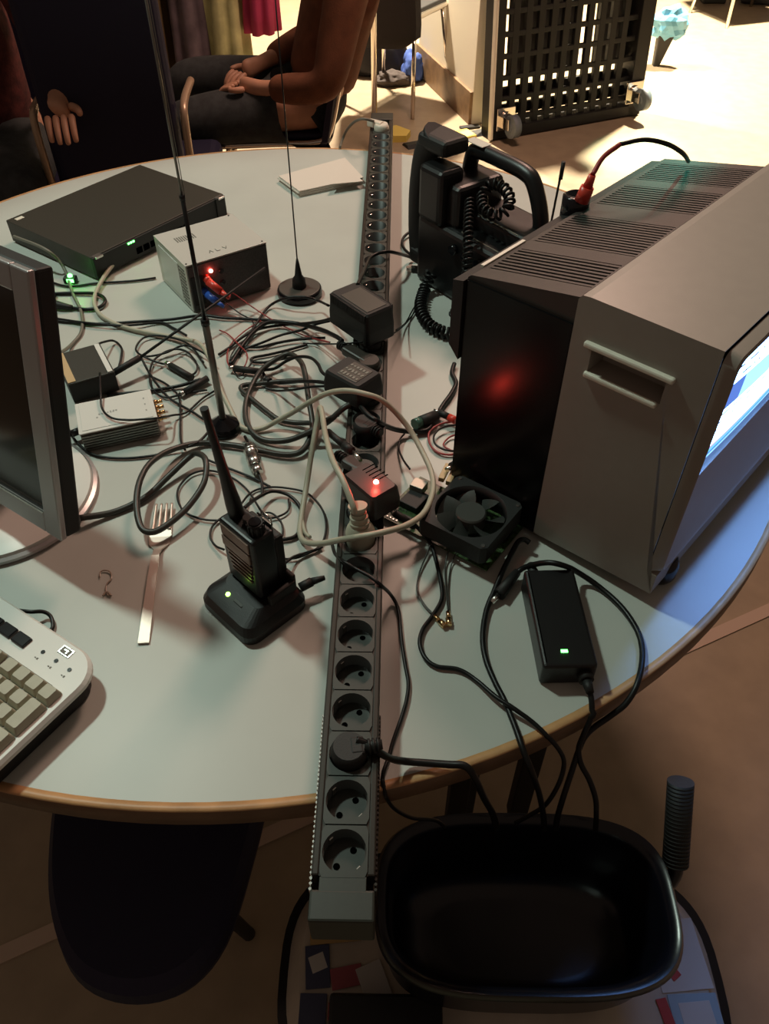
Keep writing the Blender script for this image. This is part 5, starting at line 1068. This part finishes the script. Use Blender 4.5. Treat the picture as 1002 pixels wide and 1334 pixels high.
# ================================================================== CHAIRS AND PEOPLE
def shell_mesh(bm, w_, h_, th=0.012, bend=0.05, r=0.05, z0=0.0, lean=0.12, y0=0.0):
    nx, nz = 10, 12
    def pt(u, v, d):
        x = (u - 0.5) * w_
        e = min(1.0, min(v, 1 - v) * h_ / r); x *= (1 - (1 - math.sqrt(max(0, 1 - (1 - e) ** 2))) * (2 * r / w_))
        z = z0 + v * h_
        return Vector((x, y0 + lean * v + d - bend * (2 * u - 1) ** 2, z))
    F = [[bm.verts.new(pt(i / nx, j / nz, 0)) for i in range(nx + 1)] for j in range(nz + 1)]
    B = [[bm.verts.new(pt(i / nx, j / nz, th)) for i in range(nx + 1)] for j in range(nz + 1)]
    for j in range(nz):
        for i in range(nx):
            bm.faces.new((F[j][i], F[j][i + 1], F[j + 1][i + 1], F[j + 1][i])).smooth = True; bm.faces.new((B[j][i], B[j][i + 1], B[j + 1][i + 1], B[j + 1][i])).smooth = True
    for j in range(nz):
        bm.faces.new((F[j][0], F[j + 1][0], B[j + 1][0], B[j][0])); bm.faces.new((F[j][nx], F[j + 1][nx], B[j + 1][nx], B[j][nx]))
    for i in range(nx):
        bm.faces.new((F[0][i], F[0][i + 1], B[0][i + 1], B[0][i])); bm.faces.new((F[nz][i], F[nz][i + 1], B[nz][i + 1], B[nz][i]))
def shell_chair(label, x, y, rz, m, seat_w=0.40, back_h=0.40, back_z=0.47, group=None, bw=0.42, tube_m=M_CHROME):
    """chair facing local -y, the backrest at +y"""
    t = thing('shell_chair', label, 'chair', (x, y, 0), rz, 'shell chairs around the room')
    part('seat', m, t, lambda bm: bx(bm, (0, 0, 0.445), (seat_w, 0.40, 0.022), bev=0.009, seg=3))
    part('backrest', m, t, lambda bm: shell_mesh(bm, bw, back_h, 0.02, 0.04, 0.06, back_z, 0.10, 0.19))
    for s in (-1, 1):
        part('side_tube', tube_m, t, lambda bm: tube(bm, [(s * (seat_w / 2 + 0.012), -0.20, 0.43), (s * (seat_w / 2 + 0.012), 0.0, 0.43), (s * (seat_w / 2 + 0.012), 0.14, 0.43), (s * (seat_w / 2 + 0.012), 0.185, 0.46), (s * (seat_w / 2 + 0.008), 0.22, 0.58), (s * (seat_w / 2 + 0.004), 0.27, back_z + back_h * 0.85)], 0.011, n=10, sub=5))
        part('leg', tube_m, t, lambda bm: tube(bm, [(s * (seat_w / 2 - 0.0), -0.15, 0.425), (s * (seat_w / 2 + 0.04), -0.21, 0.0)], 0.011, n=10, sub=1))
        part('leg', tube_m, t, lambda bm: tube(bm, [(s * (seat_w / 2 - 0.0), 0.13, 0.425), (s * (seat_w / 2 + 0.04), 0.20, 0.0)], 0.011, n=10, sub=1))
    return t
shell_chair('navy shell chair with chrome tubes carrying the person in brown', -0.40, 2.67, math.radians(-84), M_NAVY, 0.40, 0.50, 0.40, bw=0.50)
# high navy chair close behind the table, seen from its back
t = thing('high_back_chair', 'tall dark navy chair back close behind the table at upper left', 'chair', (-0.715, 1.90, 0), math.radians(6))
part('backrest', M_NAVY, t, lambda bm: bx(bm, (0, 0, 0.80), (0.345, 0.07, 0.72), bev=0.03, seg=4))
part('seat', M_NAVY, t, lambda bm: bx(bm, (0, 0.24, 0.44), (0.46, 0.46, 0.08), bev=0.03, seg=3))
for s in (-1, 1):
    part('side_tube', mat('beige_tube', (0.50, 0.36, 0.24), 0.35, metal=0.4), t, lambda bm: tube(bm, [(s * 0.192, 0.22, 0.72), (s * 0.192, 0.03, 0.725), (s * 0.192, -0.02, 0.68), (s * 0.190, -0.02, 0.50), (s * 0.19, 0.03, 0.30), (s * 0.20, 0.05, 0.0)], 0.0105, n=10, sub=5))
    part('leg', M_CHROME, t, lambda bm: cyl(bm, (s * 0.20, 0.42, 0.0), (s * 0.20, 0.42, 0.42), 0.011, n=10))

def skin_mesh(name, verts, edges, radii, m, parent, root=0, sub=2):
    me = bpy.data.meshes.new(name); me.from_pydata([Vector(v) for v in verts], edges, [])
    o = bpy.data.objects.new(name, me); C.objects.link(o)
    sk = o.modifiers.new('skin', 'SKIN'); sk.use_smooth_shade = True
    for i, r in enumerate(radii):
        d = me.skin_vertices[0].data[i]; d.radius = r if isinstance(r, tuple) else (r, r); d.use_root = (i == root)
    s = o.modifiers.new('sub', 'SUBSURF'); s.levels = sub; s.render_levels = sub
    bpy.context.view_layer.update()
    dg = bpy.context.evaluated_depsgraph_get(); ev = o.evaluated_get(dg)
    me2 = bpy.data.meshes.new_from_object(ev); o.modifiers.clear(); o.data = me2
    me2.materials.clear(); me2.materials.append(m)
    me2.polygons.foreach_set('use_smooth', [True] * len(me2.polygons))
    o.parent = parent
    return o
def build_person(name, label, loc, rz, shirt, trousers, J, crop_arm=None, shoes=M_LEATH):
    """J: joints in local metres; person faces local -y"""
    t = thing(name, label, 'person', loc, rz)
    V = []; E = []; R = []
    def v(p, r): V.append(p); R.append(r); return len(V) - 1
    def ch(a, pts):
        for p, r in pts:
            b = v(p, r); E.append((a, b)); a = b
        return a
    pel = v(J['pelvis'], (0.11, 0.09)); chest = ch(pel, [(J['belly'], (0.125, 0.10)), (J['chest'], (0.15, 0.11)), (J['collar'], (0.10, 0.08))])
    neck = ch(chest, [(J['neck'], (0.055, 0.055)), (J['head0'], (0.07, 0.075)), (J['head1'], (0.088, 0.098)), (J['head2'], (0.065, 0.07))])
    for s in ('L', 'R'):
        ch(chest, [(J['sh' + s], 0.055), (J['el' + s], 0.038), (J['wr' + s], 0.025), (J['pa' + s], (0.036, 0.017))])
        ch(pel, [(J['hip' + s], 0.072), (J['kn' + s], 0.050), (J['an' + s], 0.038), (J['toe' + s], 0.034)])
    skin_mesh('body', V, E, R, M_SKIN, t)
    # fingers, each its own chain rooted in the palm
    for s in ('L', 'R'):
        pa = Vector(J['pa' + s]); wr = Vector(J['wr' + s]); d = (pa - wr).normalized(); side = d.cross(Vector((0, 0, 1))).normalized(); dn = Vector((0, 0, -1))
        for k in range(4):
            b0 = pa + side * (k - 1.5) * 0.019 + d * 0.01; L = (0.065, 0.075, 0.070, 0.055)[k]
            skin_mesh('finger', [b0, b0 + d * L * 0.45 + dn * 0.006, b0 + d * L * 0.75 + dn * 0.022, b0 + d * L * 0.85 + dn * 0.038], [(0, 1), (1, 2), (2, 3)], [0.0095, 0.009, 0.008, 0.0065], M_SKIN, t, sub=1)
        sd = -1 if s == 'L' else 1
        b0 = wr.lerp(pa, 0.55) + side * 0.024 * sd
        skin_mesh('thumb', [b0, b0 + side * 0.022 * sd + d * 0.022, b0 + side * 0.026 * sd + d * 0.048], [(0, 1), (1, 2)], [0.012, 0.0105, 0.008], M_SKIN, t, sub=1)
    # shirt
    V = []; E = []; R = []
    pel = v(Vector(J['pelvis']).lerp(Vector(J['belly']), 0.15), (0.150, 0.130)); c = ch(pel, [(J['belly'], (0.150, 0.125)), (J['chest'], (0.170, 0.130)), (J['collar'], (0.115, 0.095))])
    ch(c, [(Vector(J['collar']).lerp(Vector(J['neck']), 0.5), (0.075, 0.07))])
    for s in ('L', 'R'):
        sh, el, wr = Vector(J['sh' + s]), Vector(J['el' + s]), Vector(J['wr' + s])
        ch(c, [(sh, 0.078), (sh.lerp(el, 0.5), 0.066), (el, 0.060), (el.lerp(wr, 0.45), 0.052), (el.lerp(wr, 0.85), 0.040)])
    skin_mesh('shirt', V, E, R, shirt, t)
    V = []; E = []; R = []
    pel = v(J['pelvis'], (0.148, 0.128)); ch(pel, [(Vector(J['pelvis']).lerp(Vector(J['belly']), 0.4), (0.142, 0.118))])
    for s in ('L', 'R'):
        hp_, kn, an = Vector(J['hip' + s]), Vector(J['kn' + s]), Vector(J['an' + s])
        ch(pel, [(hp_, 0.106), (hp_.lerp(kn, 0.5), 0.092), (kn, 0.076), (kn.lerp(an, 0.5), 0.064), (kn.lerp(an, 0.92), 0.056)])
    skin_mesh('trousers', V, E, R, trousers, t)
    for s in ('L', 'R'):
        an, to = Vector(J['an' + s]), Vector(J['toe' + s])
        skin_mesh('shoe', [an + Vector((0, 0.03, -0.03)), an.lerp(to, 0.5), to], [(0, 1), (1, 2)], [(0.045, 0.045), (0.045, 0.04), (0.045, 0.032)], shoes, t, sub=1)
    h = Vector(J['head1'])
    skin_mesh('hair', [h + Vector((0, 0.02, 0.05)), h + Vector((0, 0.05, 0.0)), h + Vector((0, 0.045, -0.06))], [(0, 1), (1, 2)], [(0.092, 0.088), (0.090, 0.08), (0.06, 0.05)], M_HAIR, t)
    f_ = h + Vector((0, -0.088, 0))
    part('nose', M_SKIN, t, lambda bm: cyl(bm, f_ + Vector((0, 0.01, 0.005)), f_ + Vector((0, -0.018, -0.028)), 0.007, 0.013, 10))
    for s in (-1, 1):
        part('eye', M_WHITE, t, lambda bm: bmesh.ops.create_icosphere(bm, subdivisions=2, radius=0.013, matrix=Matrix.Translation(f_ + Vector((s * 0.032, 0.012, 0.012)))))
        part('ear', M_SKIN, t, lambda bm: bx(bm, h + Vector((s * 0.088, 0.01, -0.01)), (0.014, 0.035, 0.06), bev=0.006))
    part('mouth', M_MAROON, t, lambda bm: bx(bm, f_ + Vector((0, 0.004, -0.058)), (0.045, 0.012, 0.010), bev=0.004))
    return t
# seated person in brown, facing left in the picture
J = dict(pelvis=(0, 0.06, 0.525), belly=(0, 0.10, 0.64), chest=(0, 0.15, 0.82), collar=(0, 0.19, 0.96), neck=(0, 0.18, 1.04), head0=(0, 0.16, 1.11), head1=(0, 0.13, 1.19), head2=(0, 0.13, 1.27),
         shL=(0.19, 0.18, 0.93), elL=(0.28, 0.09, 0.63), wrL=(0.17, -0.12, 0.605), paL=(0.135, -0.19, 0.605), shR=(-0.19, 0.18, 0.93), elR=(-0.26, 0.08, 0.65), wrR=(-0.02, -0.12, 0.625), paR=(0.04, -0.18, 0.62),
         hipL=(0.10, 0.03, 0.52), knL=(0.17, -0.42, 0.51), anL=(0.15, -0.38, 0.10), toeL=(0.16, -0.53, 0.045), hipR=(-0.10, 0.03, 0.52), knR=(-0.12, -0.42, 0.56), anR=(-0.10, -0.40, 0.12), toeR=(-0.11, -0.55, 0.06))
build_person('person', 'person in a brown shirt and dark jeans sitting sideways with hands in the lap', (-0.30, 2.63, 0), math.radians(-84), M_BROWN, M_DENIM, J)
# second person, almost outside the frame at the upper left
J2 = dict(pelvis=(0, 0.02, 0.54), belly=(0, 0.0, 0.67), chest=(0, -0.04, 0.88), collar=(0, -0.05, 1.04), neck=(0, -0.07, 1.12), head0=(0, -0.085, 1.19), head1=(0, -0.10, 1.27), head2=(0, -0.09, 1.35),
          shL=(0.185, -0.04, 1.02), elL=(0.26, -0.15, 0.86), wrL=(0.30, -0.34, 0.76), paL=(0.31, -0.41, 0.745), shR=(-0.185, -0.04, 1.0), elR=(-0.25, 0.0, 0.75), wrR=(-0.18, -0.22, 0.62), paR=(-0.15, -0.30, 0.60),
          hipL=(0.10, -0.02, 0.54), knL=(0.15, -0.44, 0.56), anL=(0.15, -0.42, 0.10), toeL=(0.16, -0.57, 0.045), hipR=(-0.10, -0.02, 0.54), knR=(-0.15, -0.44, 0.56), anR=(-0.15, -0.42, 0.10), toeR=(-0.15, -0.57, 0.045))
build_person('person', 'person in a dark red knitted top at the far left, mostly outside the picture', (-1.17, 2.16, 0), math.radians(8), M_MAROON, M_DENIM, J2)
shell_chair('navy shell chair carrying the person in the dark red top', -1.17, 2.20, math.radians(8), M_NAVY, 0.40, 0.40, 0.47)

# draped garments hanging from a rail behind the person
t = thing('coat_rail', 'metal rail holding the hanging coats, behind the person in brown', 'coat rack', (-0.62, 3.55, 0))
part('rail', M_CHROME, t, lambda bm: cyl(bm, (-0.60, 0, 1.45), (0.55, 0, 1.45), 0.013, n=12))
for s in (-0.60, 0.55):
    part('post', M_CHROME, t, lambda bm: (cyl(bm, (s, 0, 0.02), (s, 0, 1.46), 0.013, n=12), bx(bm, (s, 0, 0.015), (0.04, 0.40, 0.025), bev=0.004)))
def coat(lab, x, w_, zb, m, seed):
    t = thing('coat', lab, 'coat', (x, 3.55, 0), group='coats hanging on the rail')
    rng = random.Random(seed)
    def f(bm):
        n = 48; nz = 12; ph = rng.uniform(0, 6); ring = []
        for j in range(nz + 1):
            v = j / nz; z = 1.42 + (zb - 1.42) * v; row = []
            wk = w_ / 2 * (0.75 + 0.35 * v); dk = 0.05 + 0.05 * v
            for i in range(n):
                a = 2 * PI * i / n; k = 1 + (0.16 * v) * math.sin(a * 7 + ph) + 0.06 * v * math.sin(a * 13 + 2 * ph)
                row.append(bm.verts.new((wk * k * math.cos(a) + 0.015 * math.sin(3 * v + ph), dk * k * math.sin(a), z)))
            ring.append(row)
        for a, b in zip(ring, ring[1:]):
            for i in range(n): bm.faces.new((a[i], a[(i + 1) % n], b[(i + 1) % n], b[i])).smooth = True
        bm.faces.new(ring[0]); bm.faces.new(ring[-1])
    part('cloth', m, t, f)
    part('hanger', M_CHROME, t, lambda bm: tube(bm, [(0, 0, 1.40), (0, 0, 1.44), (0.012, 0, 1.455), (0.005, 0, 1.468), (-0.012, 0, 1.466)], 0.0025, n=6))
coat('olive brown coat, leftmost of the hanging coats', -1.02, 0.15, 0.30, mat('olive_cloth', (0.13, 0.085, 0.035), 0.9, bump=0.5, bscale=200), 1)
coat('purple-grey coat hanging between the olive and the yellow ones', -0.86, 0.17, 0.28, mat('mauve_cloth', (0.13, 0.10, 0.12), 0.9, bump=0.5, bscale=200, var=0.3, vscale=12), 2)
coat('pale yellow-green coat hanging in the middle right', -0.69, 0.17, 0.36, mat('lime_cloth', (0.48, 0.48, 0.24), 0.9, bump=0.5, bscale=200, var=0.25, vscale=10), 3)
coat('magenta coat, rightmost of the hanging coats', -0.53, 0.13, 0.50, mat('magenta_cloth', (0.45, 0.04, 0.12), 0.9, bump=0.5, bscale=200), 4)

# far chair with a black jacket on it, and bags beneath
t = shell_chair('black shell chair with chrome legs standing left of the white wall', 0.03, 4.25, math.radians(150), M_BLKM, 0.34, 0.40, 0.47)
def f(bm):
    shell_mesh(bm, 0.46, 0.62, 0.05, 0.06, 0.08, 0.32, 0.08, 0.26)
    shell_mesh(bm, 0.40, 0.40, 0.05, 0.05, 0.08, 0.50, 0.08, 0.14)
bm = bmesh.new(); f(bm); o = finish('jacket', bm, mat('black_cloth', (0.016, 0.013, 0.012), 0.9, bump=0.8, bscale=90), loc=(0.05, 4.25, 0)); o.rotation_euler = (0, 0, math.radians(150))
tag(o, 'black jacket hung over the back of the far black chair', 'jacket')
def blob(name, label, cat, c, s, m, seed, amp=0.25):
    bm = bmesh.new(); bmesh.ops.create_icosphere(bm, subdivisions=4, radius=1.0)
    for v in bm.verts:
        n_ = noise.noise(v.co * 1.6 + Vector((seed, 0, 0))) * amp + noise.noise(v.co * 4 + Vector((0, seed, 0))) * amp * 0.4
        v.co = Vector((v.co.x * s[0], v.co.y * s[1], v.co.z * s[2])) * (1 + n_)
        v.co.z = max(v.co.z, -s[2] * 0.75)
    z = min(v.co.z for v in bm.verts)
    for f_ in bm.faces: f_.smooth = True
    o = finish(name, bm, m, loc=(c[0], c[1], -z + 0.0)); return tag(o, label, cat)
blob('bag', 'dark crumpled bag lying on the floor under the far chair', 'bag', (-0.10, 4.72, 0), (0.20, 0.12, 0.14), mat('dark_bag', (0.015, 0.013, 0.016), 0.8, bump=0.6, bscale=60), 3)
blob('cloth_bundle', 'bright blue cloth bundle on the floor beside the dark bag', 'cloth', (0.115, 4.56, 0), (0.06, 0.06, 0.09), mat('blue_cloth', (0.06, 0.12, 0.42), 0.85, bump=0.6, bscale=60), 9, 0.4)
blob('cloth_bundle', 'small grey-brown garment on the floor in front of the dark bag', 'cloth', (0.00, 4.50, 0), (0.09, 0.06, 0.04), mat('grey_cloth', (0.06, 0.045, 0.04), 0.85, bump=0.6, bscale=60), 15, 0.4)

# low black floor duct with yellow tape in front of the dolly
p = Vector((0.0735,3.5948,0.0)[:2]); q = Vector((0.482,3.7985,0.0)[:2]); d = q - p; a = math.atan2(d.y, d.x)
t = thing('floor_duct', 'low dark cable duct on the floor between the wall and the table', 'cable duct', ((p.x + q.x) / 2, (p.y + q.y) / 2, 0), a)
part('duct', M_BLKM, t, lambda bm: prism(bm, [(-0.035, 0), (-0.018, 0.014), (0.018, 0.014), (0.035, 0)], -d.length / 2, d.length / 2, 0, Matrix(((0, 0, 1, 0), (1, 0, 0, 0), (0, 1, 0, 0), (0, 0, 0, 1)))))
M_YEL = mat('yellow_tape', (0.75, 0.58, 0.12), 0.5)
part('tape', M_YEL, t, lambda bm: bx(bm, (0.10, 0, 0.008), (0.07, 0.10, 0.018), bev=0.004))
o0 = (0.0291,3.7105,0.0)
bm = bmesh.new(); prism(bm, [(-0.05, -0.06), (0.05, -0.05), (0.07, 0.02), (0.0, 0.09), (-0.06, 0.05)], 0.0, 0.03); tag(finish('yellow_block', bm, M_YEL, loc=(o0[0], o0[1], 0)), 'flat yellow block on the floor right beside the far end of the strip', 'block')
o0 = (0.3944,3.8486,0.0)
bm = bmesh.new(); bx(bm, (0, 0, 0.006), (0.10, 0.035, 0.010), bev=0.002, rz=0.3); tag(finish('floor_plate', bm, M_BLKM, loc=(o0[0], o0[1], 0)), 'small dark plate lying on the floor left of the dolly', 'plate')

# things at the upper right
bp = (1.5445,4.8752,0.0)
t = thing('draped_stand', 'short black stand with a blue plastic bag on top, right of the dolly', 'stand', (bp[0], bp[1], 0))
part('post', M_BLKM, t, lambda bm: (prism(bm, rrect(0.035, 0.05, 0.008), 0, 0.16, top=rrect(0.09, 0.07, 0.01, cx=0.02)),))
def f(bm):
    bmesh.ops.create_icosphere(bm, subdivisions=3, radius=1.0)
    for v in bm.verts:
        k = 1 + 0.35 * noise.noise(v.co * 2.2 + Vector((4, 1, 2))); v.co = Vector((v.co.x * 0.10 * k + 0.03, v.co.y * 0.06 * k, 0.215 + v.co.z * 0.085 * k))
part('bag', mat('blue_bag', (0.12, 0.36, 0.55), 0.35), t, f)
t = shell_chair('far chair at the upper right, only its chrome legs in view', 2.35, 5.95, math.radians(20), M_BLKM, 0.42, 0.40, 0.47)
blob('cloth_bundle', 'dark cloth bundle on the floor at the top right corner', 'cloth', (2.75, 6.35, 0), (0.35, 0.16, 0.08), mat('dark_bag', (0.015, 0.013, 0.016), 0.8), 21, 0.35)
bm = bmesh.new(); bx(bm, (0, 0, 0.03), (0.16, 0.12, 0.06), bev=0.01); tag(finish('small_box', bm, M_BLKM, loc=(2.28, 6.35, 0)), 'small dark box on the floor at the top right', 'box')
